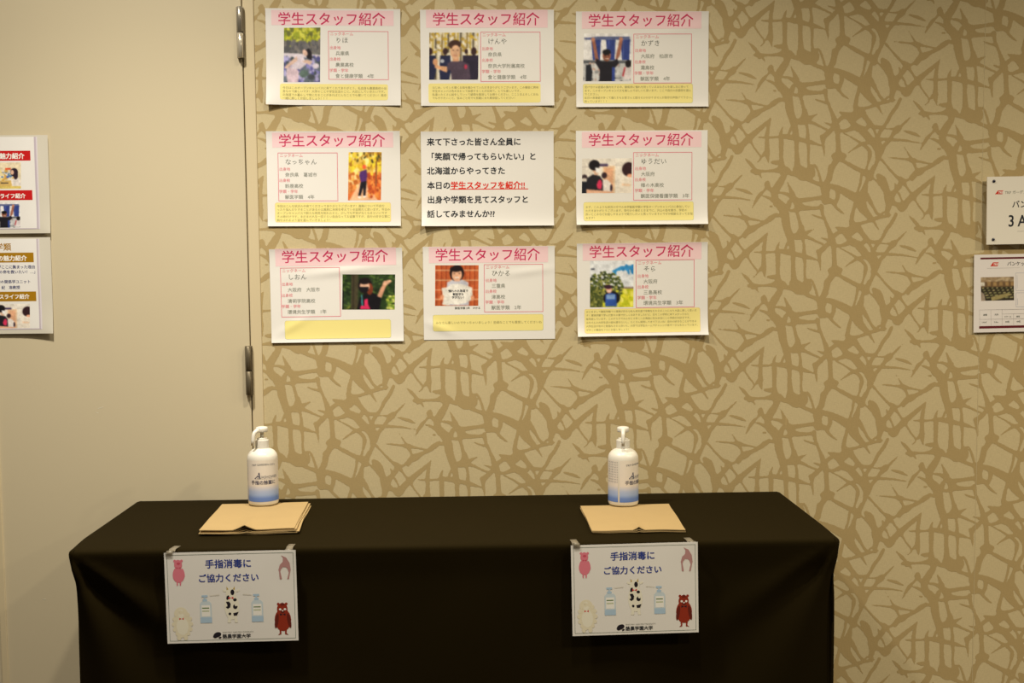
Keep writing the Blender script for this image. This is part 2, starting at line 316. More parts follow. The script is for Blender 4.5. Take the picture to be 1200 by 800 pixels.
# ------------------------------------------------------------------ a printed sheet hanging on a wall (local x right, z up, -y towards the room)
class Sheet:
    def __init__(self, name, cx, cz, w, h, tilt=0.0, y=0.0, gap=0.0012, bends=(), material=None, nx=90, nz=64, thick=0.00025, corners=None):
        self.w, self.h, self.bends = w, h, bends
        self.gap = gap
        xs = np.linspace(-w / 2, w / 2, nx); zs = np.linspace(-h / 2, h / 2, nz)
        V = []; Fc = []
        for side in (0, 1):
            for z in zs:
                for x in xs:
                    V.append((x, -self.lift(x, z) + side * thick, z))
        N = nx * nz
        for j in range(nz - 1):
            for i in range(nx - 1):
                a = j * nx + i
                Fc.append((a, a + 1, a + nx + 1, a + nx)); Fc.append((N + a, N + a + nx, N + a + nx + 1, N + a + 1))
        rim = list(range(nx)) + [j * nx + nx - 1 for j in range(1, nz)] + [(nz - 1) * nx + i for i in range(nx - 2, -1, -1)] + [j * nx for j in range(nz - 2, 0, -1)]
        add_rim(V, Fc, rim, N)
        self.o = mesh_obj(name, V, Fc, material or PAPER, smooth=False)
        self.o.data.polygons.foreach_set('use_smooth', [True] * (2 * (nx - 1) * (nz - 1)) + [False] * (len(Fc) - 2 * (nx - 1) * (nz - 1)))
        self.o.location = (cx, y, cz); self.o.rotation_euler = (0, -tilt, 0)
        self.corners = corners  # crop coordinates of TL, TR, BR, BL
    def lift(self, x, z):
        d = self.gap; w, h = self.w, self.h
        for b in self.bends:
            k = b[0]
            if k == 'top': d = d + b[1] * np.exp(-(h / 2 - z) / b[2])
            elif k == 'bottom': d = d + b[1] * np.exp(-(z + h / 2) / b[2])
            elif k == 'corner':
                r = np.hypot(x - b[1] * w / 2, z - b[2] * h / 2); d = d + b[3] * np.maximum(0, 1 - r / b[4]) ** 2
            elif k == 'wave': d = d + b[1] * (1 + np.sin(b[2] * x + b[3] * z + b[4]))
            elif k == 'dent':
                r2_ = ((x - b[1]) * math.cos(b[5]) + (z - b[2]) * math.sin(b[5])) ** 2 / b[3] ** 2 + (-(x - b[1]) * math.sin(b[5]) + (z - b[2]) * math.cos(b[5])) ** 2 / b[4] ** 2
                d = d + b[6] * np.exp(-r2_)
        return d
    def loc(self, X, Y):
        TL, TR, BR, BL = self.corners
        ex = np.array([TR[0] - TL[0], TR[1] - TL[1]], float); ey = np.array([BL[0] - TL[0], BL[1] - TL[1]], float)
        M = np.linalg.inv(np.array([ex, ey]).T); u, v = M @ np.array([X - TL[0], Y - TL[1]], float)
        return (u - .5) * self.w, (.5 - v) * self.h
    @property
    def k(self):
        return self.w / math.hypot(self.corners[1][0] - self.corners[0][0], self.corners[1][1] - self.corners[0][1])
    def fin(self, name, P, Fc, material, layer, parent=None):
        P = np.array(P, float).reshape(-1, 3)      # x, z, extra depth
        y = -(self.lift(P[:, 0], P[:, 1]) + (0.00010 + 0.00004 * layer) + P[:, 2])
        return mesh_obj(name, np.stack([P[:, 0], y, P[:, 1]], 1), Fc, material, parent or self.o)
    def rrect(self, name, X0, Y0, X1, Y1, material, layer=1, r=0.0, rows=8, cols=16, parent=None):
        a_, b_ = self.loc(X0, Y0); c_, d_ = self.loc(X1, Y1)
        rows = max(2, int(abs(b_ - d_) / .0034)); cols = max(2, int(abs(c_ - a_) / .0034))
        """filled rectangle (crop coordinates of opposite corners), rounded by r metres"""
        x0, z1 = self.loc(X0, Y0); x1, z0 = self.loc(X1, Y1)
        if X0 < X1:  # follow the sheet's own axes
            pass
        zs = list(np.linspace(z0, z1, rows + 1))
        if r: zs = sorted(set([z0 + r * (1 - math.cos(a)) for a in np.linspace(0, math.pi / 2, 5)] + list(np.linspace(z0 + r, z1 - r, rows)) + [z1 - r * (1 - math.cos(a)) for a in np.linspace(0, math.pi / 2, 5)]))
        P = []; Fc = []
        for z in zs:
            e = min(z - z0, z1 - z); ins = 0 if (not r or e >= r) else r - math.sqrt(max(0, r * r - (r - e) ** 2))
            for i in range(cols + 1):
                P.append((x0 + ins + (x1 - x0 - 2 * ins) * i / cols, z, 0))
        n = cols + 1
        for j in range(len(zs) - 1):
            for i in range(cols):
                a = j * n + i; Fc.append((a, a + 1, a + n + 1, a + n))
        return self.fin(name, P, Fc, material, layer, parent)
    def frame(self, name, X0, Y0, X1, Y1, t, material, layer=1, r=0.0, parent=None):
        x0, z1 = self.loc(X0, Y0); x1, z0 = self.loc(X1, Y1)
        pts = []
        if r:
            for cx_, cz_, a0 in ((x1 - r, z1 - r, 0), (x0 + r, z1 - r, 90), (x0 + r, z0 + r, 180), (x1 - r, z0 + r, 270)):
                for a in range(0, 91, 18): pts.append((cx_ + r * math.cos(math.radians(a0 + a)), cz_ + r * math.sin(math.radians(a0 + a))))
        else: pts = [(x1, z1), (x0, z1), (x0, z0), (x1, z0)]
        full = []
        for i in range(len(pts)):
            p, q = np.array(pts[i]), np.array(pts[(i + 1) % len(pts)]); n = max(1, int(np.linalg.norm(q - p) / 0.005))
            for k in range(n): full.append(p + (q - p) * k / n)
        cx_, cz_ = (x0 + x1) / 2, (z0 + z1) / 2; P = []; Fc = []
        for p in full:
            sx, sz = (1 - t / (x1 - x0)), (1 - t / (z1 - z0))
            P += [(p[0], p[1], 0), (cx_ + (p[0] - cx_) * sx, cz_ + (p[1] - cz_) * sz, 0)]
        n = len(full)
        for i in range(n): j = (i + 1) % n; Fc.append((2 * i, 2 * i + 1, 2 * j + 1, 2 * j))
        return self.fin(name, P, Fc, material, layer, parent)
    def text(self, name, items, material, layer=2, bold=0.0, res=1, parent=None, slant=0.0):
        """items: (string, X left, Y middle, pitch) in crop px; all joined into one print."""
        P = []; Fc = []
        for it in items:
            s, X, Y, p = it[:4]; sx = it[4] if len(it) > 4 else 1.0
            v, f = text_geo(s, res)
            em = p * self.k; x0, zc = self.loc(X, Y)
            ang = 0
            offs = [(0, 0)] if not bold else [(-bold, -bold), (bold, -bold), (-bold, bold), (bold, bold)]
            for q, (ox, oz) in enumerate(offs):
                n = len(P)
                for a, b in v: P.append((x0 + (a * sx + slant * b) * em + ox * em, zc + (b - .37) * em + oz * em, q * 0.000003))
                Fc += [tuple(n + k for k in ff) for ff in f]
        return self.fin(name, P, Fc, material, layer, parent)
    def shapes(self, name, items, material, layer=2, parent=None):
        """items: ('e',cx,cy,rx,ry,rot) or ('p',[(x,y)...]) in crop px"""
        P = []; Fc = []
        for q, it in enumerate(items):
            if it[0] == 'e':
                _, cx_, cy_, rx, ry = it[:5]; a = math.radians(it[5] if len(it) > 5 else 0)
                pts = [(cx_ + rx * math.cos(t) * math.cos(a) - ry * math.sin(t) * math.sin(a), cy_ + rx * math.cos(t) * math.sin(a) + ry * math.sin(t) * math.cos(a)) for t in np.linspace(0, 2 * math.pi, 21)[:-1]]
            else: pts = it[1]
            n = len(P); L = [self.loc(*p) for p in pts]
            area = sum(L[i][0] * L[(i + 1) % len(L)][1] - L[(i + 1) % len(L)][0] * L[i][1] for i in range(len(L)))
            if area < 0: L = L[::-1]
            P += [(x, z, q * 0.000004) for x, z in L]; Fc.append(tuple(range(n, n + len(L))))
        return self.fin(name, P, Fc, material, layer, parent)
    def photo(self, name, X0, Y0, X1, Y1, img, layer=1, parent=None, label=None):
        h, w = img.shape[:2]; P = []; Fc = []
        for j in range(h):
            for i in range(w):
                x, z = self.loc(X0 + (X1 - X0) * i / (w - 1), Y0 + (Y1 - Y0) * j / (h - 1)); P.append((x, z, 0))
        for j in range(h - 1):
            for i in range(w - 1):
                a = j * w + i; Fc.append((a, a + w, a + w + 1, a + 1))
        o = self.fin(name, P, Fc, photo_mat(), layer, parent)
        ca = o.data.color_attributes.new('Col', 'FLOAT_COLOR', 'POINT')
        L = np.where(img <= .04045, img / 12.92, ((img + .055) / 1.055) ** 2.4)
        ca.data.foreach_set('color', np.concatenate([L, np.ones((h, w, 1))], 2).ravel())
        if label: o['label'] = label
        return o

# ------------------------------------------------------------------ palette
PAPER = mat('white_paper', (236, 233, 230), rough=0.55, vary=0.012, vscale=20, bump=0.05, bscale=900)
PINK = mat('pink_band_ink', (246, 212, 218), rough=0.5); CRIMSON = mat('crimson_ink', (205, 52, 100), rough=0.5)
ROSE = mat('rose_frame_ink', (226, 110, 132), rough=0.5); ROSE2 = mat('pale_rose_ink', (232, 150, 158), rough=0.5)
GREYINK = mat('grey_ink', (140, 143, 134), rough=0.5); DARKINK = mat('dark_grey_ink', (108, 111, 106), rough=0.5)
BLACK = mat('black_ink', (38, 42, 50), rough=0.5); RED = mat('red_ink', (222, 48, 34), rough=0.5)
YELLOW = mat('yellow_panel_ink', (244, 230, 150), rough=0.5); OLIVE = mat('olive_text_ink', (168, 160, 105), rough=0.5)
GREENL = mat('green_outline_ink', (150, 170, 120), rough=0.5); SALMON = mat('salmon_outline_ink', (238, 175, 120), rough=0.5)
BLUE = mat('blue_ink', (40, 62, 150), rough=0.5)

# ------------------------------------------------------------------ the setting
WALLM = woven('wallpaper_fabric', (199, 183, 145), 0.10)
PRINTM = woven('wallpaper_print_ink', (174, 152, 108), 0.05)
DOORM = mat('door_paint', (205, 192, 163), rough=0.45, vary=0.03, vscale=3, bump=0.05, bscale=60, spec=0.4)
TRIMM = mat('door_frame_paint', (210, 194, 160), rough=0.45, vary=0.03, vscale=6, spec=0.4)
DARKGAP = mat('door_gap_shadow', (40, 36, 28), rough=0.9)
STEEL = mat('hinge_steel', (165, 158, 145), rough=0.28, vary=0.08, vscale=60, metal=0.6, spec=0.7)
STEEL2 = mat('polished_hinge_steel', (215, 205, 185), rough=0.2, metal=0.5, spec=0.8)
FLOORM = mat('carpet', (92, 82, 70), rough=0.95, vary=0.15, vscale=60, bump=0.4, bscale=900)

WX = -0.4900
wall = box('wall_back', WX, 3.2, 0.0, 0.12, 0, 2.6, WALLM); tag(wall, 'beige wallpapered wall with a brown branching line pattern', 'wall', kind='structure')
fl = box('floor', -3.2, 3.2, -4.2, 0.12, -0.05, 0, FLOORM); tag(fl, 'brown carpet floor below the table', 'floor', kind='structure')
ft = box('trim_1', -0.5150, WX, -0.0035, 0.12, 0, 2.2, TRIMM, bevel=0.002); tag(ft, 'narrow cream painted door frame beside the wallpaper', 'door frame', kind='structure')
hd = box('wall_left', -3.2, WX, -0.002, 0.12, 2.2, 2.6, WALLM); tag(hd, 'beige wall strip above the cream doors', 'wall', kind='structure')
dl = box('door_1', -1.0905, -0.5172, -0.004, 0.045, 0.006, 2.198, DOORM, bevel=0.0015); tag(dl, 'cream painted door leaf hinged at the wallpapered wall', 'door', kind='structure')
d2 = box('door_2', -1.68, -1.0975, -0.004, 0.045, 0.006, 2.198, DOORM, bevel=0.0015); tag(d2, 'second cream door leaf at the left picture edge', 'door', kind='structure')
lb = box('door_edge_strip', -1.0965, -1.0825, -0.0075, -0.0035, 0.006, 2.19, TRIMM, dl, bevel=0.001)
bk = box('door_gap_shade', -1.75, -0.50, 0.05, 0.11, 0, 2.2, DARKGAP); tag(bk, 'dark panel behind the doors, coloured as the shade in their gaps', 'door frame', kind='structure')  # backing panel; its dark colour stands in for shade in the door gaps
t3 = box('wall_side', -3.2, -1.685, -0.002, 0.12, 0, 2.2, WALLM); tag(t3, 'beige wall beyond the second door leaf', 'wall', kind='structure')

STEEL3 = mat('dull_hinge_bronze', (112, 102, 84), rough=0.4, vary=0.08, vscale=60, metal=0.5)
def hinge(z0, z1, parent, shiny):
    h = box('hinge', -0.5265, -0.5110, -0.0125, -0.0105 + 0.006, z0, z1, STEEL if shiny else STEEL3, parent, bevel=0.0006)
    if shiny: h['label'] = 'steel hinge with polished lower knuckle'
    zm = (z0 + z1) / 2
    for a, b in ((z0, zm - .0012), (zm + .0012, z1)):
        V, Fc = lathe([(0.0045, a), (0.0062, a + .001), (0.0062, b - .001), (0.0045, b)], 20, -0.5185, -0.0155)
        kn = mesh_obj('hinge_knuckle', V, Fc, (STEEL2 if a == z0 else STEEL) if shiny else STEEL3, h, smooth=True)
    return h
hinge(1.6795, 1.7905, dl, True); hinge(0.9330, 1.0435, dl, False); hinge(0.18, 0.29, dl, False)
# scuffs on the door are light paint marks
SC = mat('door_scuff', (226, 220, 200), rough=0.5)
for k, (x, z, w, a) in enumerate(((-.86, .905, .012, .3), (-.865, .897, .006, -.4), (-1.0, .47, .008, .1))):
    mesh_obj('paint_scuff', [(x, -.0043, z), (x + w, -.0043, z + a * w), (x + w, -.0043, z + a * w + .0012), (x, -.0043, z + .0012)], [(0, 1, 2, 3)], SC, dl)

# ---- wallpaper print: the branching pattern, one repeat traced and stepped over the wall in a half drop (all 0.1 mm)
STROKES = [[305,1528,174,364,1358,135,250,1151,174,155,981,174,175,811,155,312,640,213,391,469,193,411,298,194,451,127,174,491,13,174,531,-140,155,562,-292,136,582,-445,116,584,-654,97,595,-845,117,607,-1017,155,637,-1132,272,754,-1210,292],[-3,63,19,-60,-136,77,-87,-326,97,-86,-517,97,-84,-745,116,-54,-937,23,-34,-960,12],[-220,-821,19,-142,-755,97,-85,-707,116],[3792,1296,29,3659,1155,97,3486,1013,117,3314,862,146,3180,730,146,3065,617,214,2967,684,78],[270,-148,19,222,-290,77,233,-442,116,235,-652,107,236,-843,97,257,-1034,136,287,-1168,175],[14,-937,49,111,-947,101,208,-938,97],[770,201,97,772,49,174,812,-122,68,833,-275,68,834,-446,97,856,-656,68,852,-847,58,869,-1019,78,908,-1077,156],[-300,-372,23,-87,-383,58,126,-375,48,281,-357,97,553,-406,116,747,-455,97,903,-494,97,1059,-543,49,1215,-592,16],[397,-329,58,444,-196,58,512,-120,78],[475,-368,97,552,-330,97],[-292,1474,58,-195,1379,58,-146,1294,15],[-369,1446,77,-253,1446,96,-80,1445,54,113,1453,77,267,1472,154,402,1462,174,537,1386,96,730,1394,212,866,1356,232,983,1223,97,1119,1166,87,1236,1109,116,1314,1033,213],[-588,-847,19,-471,-962,78,-373,-1078,78,-334,-1164,116],[986,-1011,39,908,-1077,156,890,-1192,253,715,-1210,272],[1005,-1001,29,1074,-1136,39,1125,-1327,39],[1096,1525,48,1165,1355,48,1215,1184,58],[1434,1523,145,1397,1354,116,1351,1203,135,1294,1052,193,1315,900,174,1316,787,194],[1482,-145,155,1512,-279,117,1524,-470,107,1536,-661,117,1528,-813,175,1452,-966,136,1395,-1080,117,1358,-1233,117,1339,-1329,117],[1392,-803,39,1528,-823,234,1664,-805,117,1683,-786,19],[1221,654,97,1252,465,78,1302,350,68,1362,198,78,1421,46,116,1452,-88,136,1482,-145,155],[991,466,29,1088,427,43,1282,369,58],[678,771,116,891,798,97,1084,826,87,1277,844,116],[698,657,193,795,619,135,892,609,106,1086,608,77,1221,626,97],[232,962,39,387,942,68,503,885,97,600,809,155,698,695,174,680,581,135],[443,1188,23,502,1055,68,561,904,135],[504,772,77,466,677,116,390,583,116],[485,734,97,476,620,77,506,559,58,641,563,97],[661,543,77,701,392,77,741,239,87,771,106,136,743,11,213],[472,32,77,550,-26,116,705,-26,155,821,11,136,936,77,68,1052,133,19],[782,-8,116,976,-76,68,1132,-153,49,1269,-211,49],[1209,-58,23,1345,-106,58,1462,-145,78],[1404,-183,97,1289,-296,117,1193,-391,117,1185,-525,78,1206,-678,49,1217,-811,16],[1154,-372,97,1174,-429,97],[1452,-88,116,1558,7,97,1654,73,97],[1556,174,31,1692,111,136,1848,62,214,1964,157,214,1913,290,116],[1913,309,97,1931,442,97,1977,632,78,2015,726,116],[2061,156,175,2160,32,117,2258,-93,117,2318,-150,97,2454,-170,78,2571,-152,68],[1790,62,175,1870,-90,136,1929,-167,156,2046,-225,156,2164,-340,175,2263,-455,175,2362,-532,195,2442,-686,175,2444,-858,117,2407,-972,88,2350,-1106,78,2303,-1221,88,2275,-1317,117],[1928,-129,117,2085,-196,117,2182,-187,97,2220,-130,97],[1482,-183,117,1599,-251,68,1735,-232,87,1871,-176,117],[1658,-299,29,1874,-414,39,2050,-530,68,2148,-588,78,2247,-703,88,2249,-818,97,2212,-990,49,2165,-1143,59],[1761,-738,19,1896,-644,43,2050,-549,78,2147,-521,78,2303,-494,117],[1587,-833,195,1666,-929,78,1803,-1007,97,1979,-1104,97,2097,-1162,117,2215,-1220,176,2275,-1297,117],[2411,1519,97,2336,1369,116,2251,1199,87,2214,1047,136,2168,896,194,2112,726,252],[2133,1351,68,2106,1162,58,2060,1010,58,2032,897,78],[1429,1098,116,1585,1050,136,1779,955,174,1935,869,194,2111,764,233,2142,650,233,2211,535,184,2330,402,136,2408,325,78,2488,192,43,2548,96,16],[1317,768,155,1472,748,116,1551,634,68,1649,538,58,1756,462,23],[1595,994,116,1587,842,97,1530,710,97],[2245,896,116,2325,763,107,2404,629,68,2484,496,68,2562,420,78],[1963,223,117,2118,251,78,2253,288,68,2408,344,97,2544,382,78,2718,415,58,2815,437,29],[2601,457,49,2639,495,49,2717,504,39,2756,457,78],[2511,1330,97,2590,1235,194,2650,1102,194,2710,969,155,2761,817,214,2763,647,146,2727,495,107,2757,419,78],[2356,1302,78,2435,1236,39,2552,1141,78],[2721,1518,23,2820,1423,39,2938,1309,49,3056,1214,136,3155,1081,58,3254,948,58,3323,862,136,3374,758,49,3474,605,43,3593,433,39,3498,320,16],[3691,1514,58,3556,1458,78,3421,1421,117,3325,1346,97,3191,1223,54,3056,1195,116,2999,1082,117,2904,969,117,2809,855,175,2830,741,155,2947,674,97,3065,607,194],[2891,1158,23,2932,1063,78],[2982,930,58,3032,835,39,3083,702,39],[2931,456,78,2837,266,88,2722,114,88,2647,-38,78,2571,-152,74,2475,-285,88,2419,-437,78],[3190,74,16,3075,-40,49,2960,-154,68,2883,-211,156,2768,-344,88,2692,-458,88,2577,-591,97,2501,-724,136,2444,-839,136],[2571,-199,23,2727,-210,39,2883,-211,97],[3020,-254,23,3098,-273,55,3275,-328,74,3412,-392,23],[2380,-456,117,2575,-438,68,2731,-448,74,2926,-459,58,3141,-480,43,3454,-539,16],[2298,-150,78,2368,-284,55,2419,-437,88],[2458,-466,58,2518,-571,49,2548,-648,68],[2985,-536,12,3085,-690,20,3206,-882,59,3246,-940,88,3316,-1094,55,3347,-1171,137],[2678,-850,12,2854,-864,39,3088,-891,49,3226,-911,117,3363,-941,59,3559,-980,39,3657,-1010,49],[3948,-849,88,3832,-925,127,3696,-1020,98,3541,-1095,88,3406,-1171,156,3309,-1247,98,3232,-1343,78],[2523,-897,59,2642,-1032,43,2761,-1167,49,2900,-1321,39],[-1,1218,39,-20,1143,145,29,1058,96,116,982,116],[-20,1096,77,-96,1001,48,-173,926,87,-249,823,81,-307,719,48,-368,606,12],[-115,888,29,-18,859,58,98,793,77,195,697,116],[51,656,42,99,652,43],[198,432,39,313,460,116]]
LX0, LZ0, AX, AZ, VV, BX = 0.66178, 1.53878, 0.38169, 0.12641, 0.25804, -0.00597
def print_pattern():
    # signed distance of one repeat cell on lattice coordinates s,t in [0,1): point = s*A + t*B
    A = np.array([AX, AZ]); B = np.array([BX, -VV]); inv = np.linalg.inv(np.array([A, B]).T)
    ns, ntt = 300, 200
    S, T = np.meshgrid((np.arange(ns)) / ns, (np.arange(ntt)) / ntt, indexing='ij')
    PX = S * A[0] + T * B[0]; PZ = S * A[1] + T * B[1]
    D = np.full(PX.shape, 9e9)
    def cat(p0, p1, p2, p3, t):
        return .5 * ((2 * p1) + (-p0 + p2) * t + (2 * p0 - 5 * p1 + 4 * p2 - p3) * t * t + (-p0 + 3 * p1 - 3 * p2 + p3) * t ** 3)
    acc = np.zeros(PX.shape)
    K = 1 / 0.0008
    for st in STROKES:
        p = np.array(st, float).reshape(-1, 3) * 1e-4
        q = []
        for i in range(len(p) - 1):
            a, b, c, d = p[max(i - 1, 0)], p[i], p[i + 1], p[min(i + 2, len(p) - 1)]
            for t in (0, .34, .67): q.append(cat(a, b, c, d, t))
        q.append(p[-1]); q = np.array(q); q[:, 2] = np.maximum(q[:, 2], 0.0005) * 0.5
        ctr = inv @ q[:, :2].mean(0)
        ds = np.full(PX.shape, 9e9)
        for i in range(-3, 3):
            for j in range(-3, 4):
                off = (i - math.floor(ctr[0])) * A + (j - math.floor(ctr[1])) * B
                qq = q[:, :2] + off
                lo, hi = qq.min(0) - .02, qq.max(0) + .02
                m = (PX > lo[0]) & (PX < hi[0]) & (PZ > lo[1]) & (PZ < hi[1])
                if not m.any(): continue
                x, z = PX[m], PZ[m]; best = np.full(x.shape, 9e9)
                for k in range(len(qq) - 1):
                    d = qq[k + 1] - qq[k]; L = d @ d + 1e-12
                    t = np.clip(((x - qq[k][0]) * d[0] + (z - qq[k][1]) * d[1]) / L, 0, 1)
                    dist = np.hypot(x - qq[k][0] - t * d[0], z - qq[k][1] - t * d[1]) - (q[k, 2] + t * (q[k + 1, 2] - q[k, 2]))
                    best = np.minimum(best, dist)
                ds[m] = np.minimum(ds[m], best)
        acc += np.exp(-np.clip(ds, -.02, .03) * K)
    D = -np.log(acc + 1e-12) / K + 0.0002
    # the whole visible wall
    h = 0.0019
    x = np.arange(WX + .0004, 1.62, h); z = np.arange(0.0, 2.3, h)
    X, Z = np.meshgrid(x, z, indexing='ij')
    rx, rz = X - LX0, Z - LZ0
    s = inv[0, 0] * rx + inv[0, 1] * rz; t = inv[1, 0] * rx + inv[1, 1] * rz
    s = (s % 1) * ns; t = (t % 1) * ntt
    i0 = np.floor(s).astype(int); j0 = np.floor(t).astype(int); fs, fz = s - i0, t - j0
    i0 %= ns; j0 %= ntt; i1 = (i0 + 1) % ns; j1 = (j0 + 1) % ntt
    F = D[i0, j0] * (1 - fs) * (1 - fz) + D[i1, j0] * fs * (1 - fz) + D[i0, j1] * (1 - fs) * fz + D[i1, j1] * fs * fz
    rng = np.random.RandomState(4)    # frayed edges
    n1 = rng.rand(*[k // 2 + 2 for k in F.shape]); n1 = np.repeat(np.repeat(n1, 2, 0), 2, 1)[:F.shape[0], :F.shape[1]]
    F = F + (n1 - .5) * 0.0010
    nx, nz = F.shape; I = F < 0
    c = [I[:-1, :-1], I[1:, :-1], I[1:, 1:], I[:-1, 1:]]
    code = c[0] * 1 + c[1] * 2 + c[2] * 4 + c[3] * 8
    polys = {3: [], 4: [], 5: [], 6: []}
    NV = nx * nz
    def cid(i, j): return i * nz + j                       # corner
    def hid(i, j): return NV + i * nz + j                  # edge (i,j)-(i+1,j)
    def vid(i, j): return 2 * NV + i * nz + j              # edge (i,j)-(i,j+1)
    for cc in range(1, 15):
        ii, jj = np.nonzero(code == cc)
        if not len(ii): continue
        corner = [cid(ii, jj), cid(ii + 1, jj), cid(ii + 1, jj + 1), cid(ii, jj + 1)]
        edge = [hid(ii, jj), vid(ii + 1, jj), hid(ii, jj + 1), vid(ii, jj)]
        seq = []
        for k in range(4):
            a, b = (cc >> k) & 1, (cc >> ((k + 1) % 4)) & 1
            if a: seq.append(corner[k])
            if a != b: seq.append(edge[k])
        polys[len(seq)].append(np.stack(seq, 1))
    full = (code == 15)
    pad = np.zeros((full.shape[0], 1), bool)
    dd = np.diff(np.concatenate([pad, full, pad], 1).astype(int), axis=1)
    si, sj = np.nonzero(dd == 1); ei, ej = np.nonzero(dd == -1)
    polys[4].append(np.stack([cid(si, sj), cid(si + 1, sj), cid(si + 1, ej), cid(si, ej)], 1))
    loops, starts, tot = [], [], 0
    for n, L in polys.items():
        if not L: continue
        a = np.concatenate(L); loops.append(a.ravel()); starts.append(tot + np.arange(len(a)) * n); tot += a.size
    loops = np.concatenate(loops); starts = np.concatenate(starts)
    uq, inv2 = np.unique(loops, return_inverse=True)
    kind = uq // NV; r = uq % NV; i = r // nz; j = r % nz
    vx = x[i].copy(); vz = z[j].copy()
    m = kind == 1; a = F[i[m], j[m]]; b = F[i[m] + 1, j[m]]; vx[m] += h * a / (a - b)
    m = kind == 2; a = F[i[m], j[m]]; b = F[i[m], j[m] + 1]; vz[m] += h * a / (a - b)
    me = bpy.data.meshes.new('wallpaper_print')
    me.vertices.add(len(uq)); me.vertices.foreach_set('co', np.stack([vx, np.full(len(vx), -0.00025), vz], 1).ravel())
    me.loops.add(len(loops)); me.loops.foreach_set('vertex_index', inv2.astype(np.int32).ravel())
    me.polygons.add(len(starts)); me.polygons.foreach_set('loop_start', starts.astype(np.int32))
    me.update(calc_edges=True); me.materials.append(PRINTM)
    o = bpy.data.objects.new('wallpaper_print', me); COL.objects.link(o); o.parent = wall; o['kind'] = 'stuff'
    o['label'] = 'brown branching line print'
print_pattern()
box('wallpaper_seam', 1.1454, 1.1461, -0.0006, 0.0, 0, 2.6, mat('seam_edge', (206, 192, 156), rough=0.6), wall)

# ------------------------------------------------------------------ the nine sheets on the wall
PW, PH = .297, .21
LB = ('ニックネーム', '出身地', '出身校', '学類・学年')
def staff_sheet(cx, cz, tilt, corners, band, photo, box_, yel, vals, comment, outline, lab, bends, photo_label, group='pink headed staff sheets on the wall', sc=1.0):
    S = Sheet('poster', cx, cz, PW, PH, tilt, bends=bends, corners=corners)
    tag(S.o, lab, 'poster', group)
    S.rrect('header_band', *band, PINK, 1)
    bw = band[2] - band[0]
    S.text('heading', [('学生スタッフ紹介', band[0] + .052 * bw, (band[1] + band[3]) / 2 + 2, .1100 * bw)], CRIMSON, 2, bold=.008)
    X, Y = box_[0], box_[1]; s = (box_[3] - box_[1]) / 360
    S.frame('info_frame', *box_, .0024, ROSE, 2)
    for it in ((LB[0], X + 14, Y + 21 * s, 28.5), (LB[1], X + 12, Y + 121 * s, 27), (LB[2], X + 12, Y + 204 * s, 27), (LB[3], X + 12, Y + 286 * s, 28)): S.text('info_caption', [it], ROSE2, 2, bold=.012)
    S.text('nickname_lettering', [(vals[0], X + 54, Y + 68 * s, 47)], DARKINK, 2)
    for i in (1, 2, 3): S.text('info_lettering', [(vals[i], X + 56, Y + (80 + 83 * i - (i == 3) * 2) * s, 33.5)], GREYINK, 2, bold=.006)
    y = S.rrect('comment_panel', *yel, YELLOW, 1, r=.0045)
    if outline: S.frame('comment_outline', *yel, .0007, outline, 2, r=.0045, parent=y)
    if comment:
        n = len(comment[1]); y0, y1 = comment[0]
        P = min(comment[2], (yel[2] - yel[0] - 1.6 * comment[3]) / max(text_geo(t)[0][:, 0].max() for t in comment[1])); it = []
        for i, t in enumerate(comment[1]): it.append((t, yel[0] + comment[3], y0 + (y1 - y0) * (i / (n - 1) if n > 1 else 0), P))
        S.text('comment_lettering', it, OLIVE, 3, bold=.01)
    S.photo('photograph', *photo[:4], photo[4], 1, label=photo_label)
    return S
TB = lambda a=.0022, r=.012: ('top', a, r)
staff_sheet(-.3167, 1.6823, -.0102, ((62, 57), (1047, 72), (1050, 768), (75, 752)), (105, 70, 1000, 190), (198, 197, 464, 590, photo_lying()), (520, 222, 968, 580), (172, 600, 965, 728),
    ('りほ', '兵庫県', '農業高校', '食と健康学類　4年'), ((630, 706), ['今日はこのオープンキャンパスに来てくれてありがとう。私自身も農業高校の出', '身なので楽しいです！大学のことや学生生活のこと、大切にしていきたいです。', '北海道での暮らしで気になることがあればどんなことでも聞いてください！是非', '一緒に楽しくお話しましょう！！！'], 21.5, 20),
    None, 'topmost left pink headed sheet, photo of a person in pale clothes lying among blue flowers', [('top', .004, .022), ('corner', -1, -1, .011, .11), ('corner', 1, -1, .003, .08)], 'photograph of a reclining person by blue flowers')
staff_sheet(.0245, 1.6793, -.0025, ((42, 70), (1008, 70), (1015, 768), (53, 762)), (85, 72, 965, 198), (110, 233, 465, 573, photo_birch()), (478, 228, 918, 588), (105, 600, 920, 740),
    ('けんや', '奈良県', '奈良大学附属高校', '食と健康学類　4年'), ((630, 706), ['はじめ、いろいろ聞くお話を聞かせていただきありがとうございます。この機会に興味', '学生キャンパス色々まわって体感することが出来て、とても楽しいです。', '私達とたくさん話をしていって疑問を解消してお帰りください。ここ１日よろしくおね', 'でもやりたいこと、悩みごと何でも気軽にまた是非話してください！'], 22, 28),
    None, 'topmost middle pink headed sheet, photo of a person in grey shirt before pale tree trunks', [('top', .0035, .016), ('corner', 1, -1, .004, .07), ('corner', -1, -1, .003, .05)], 'photograph of a person before birch trunks')
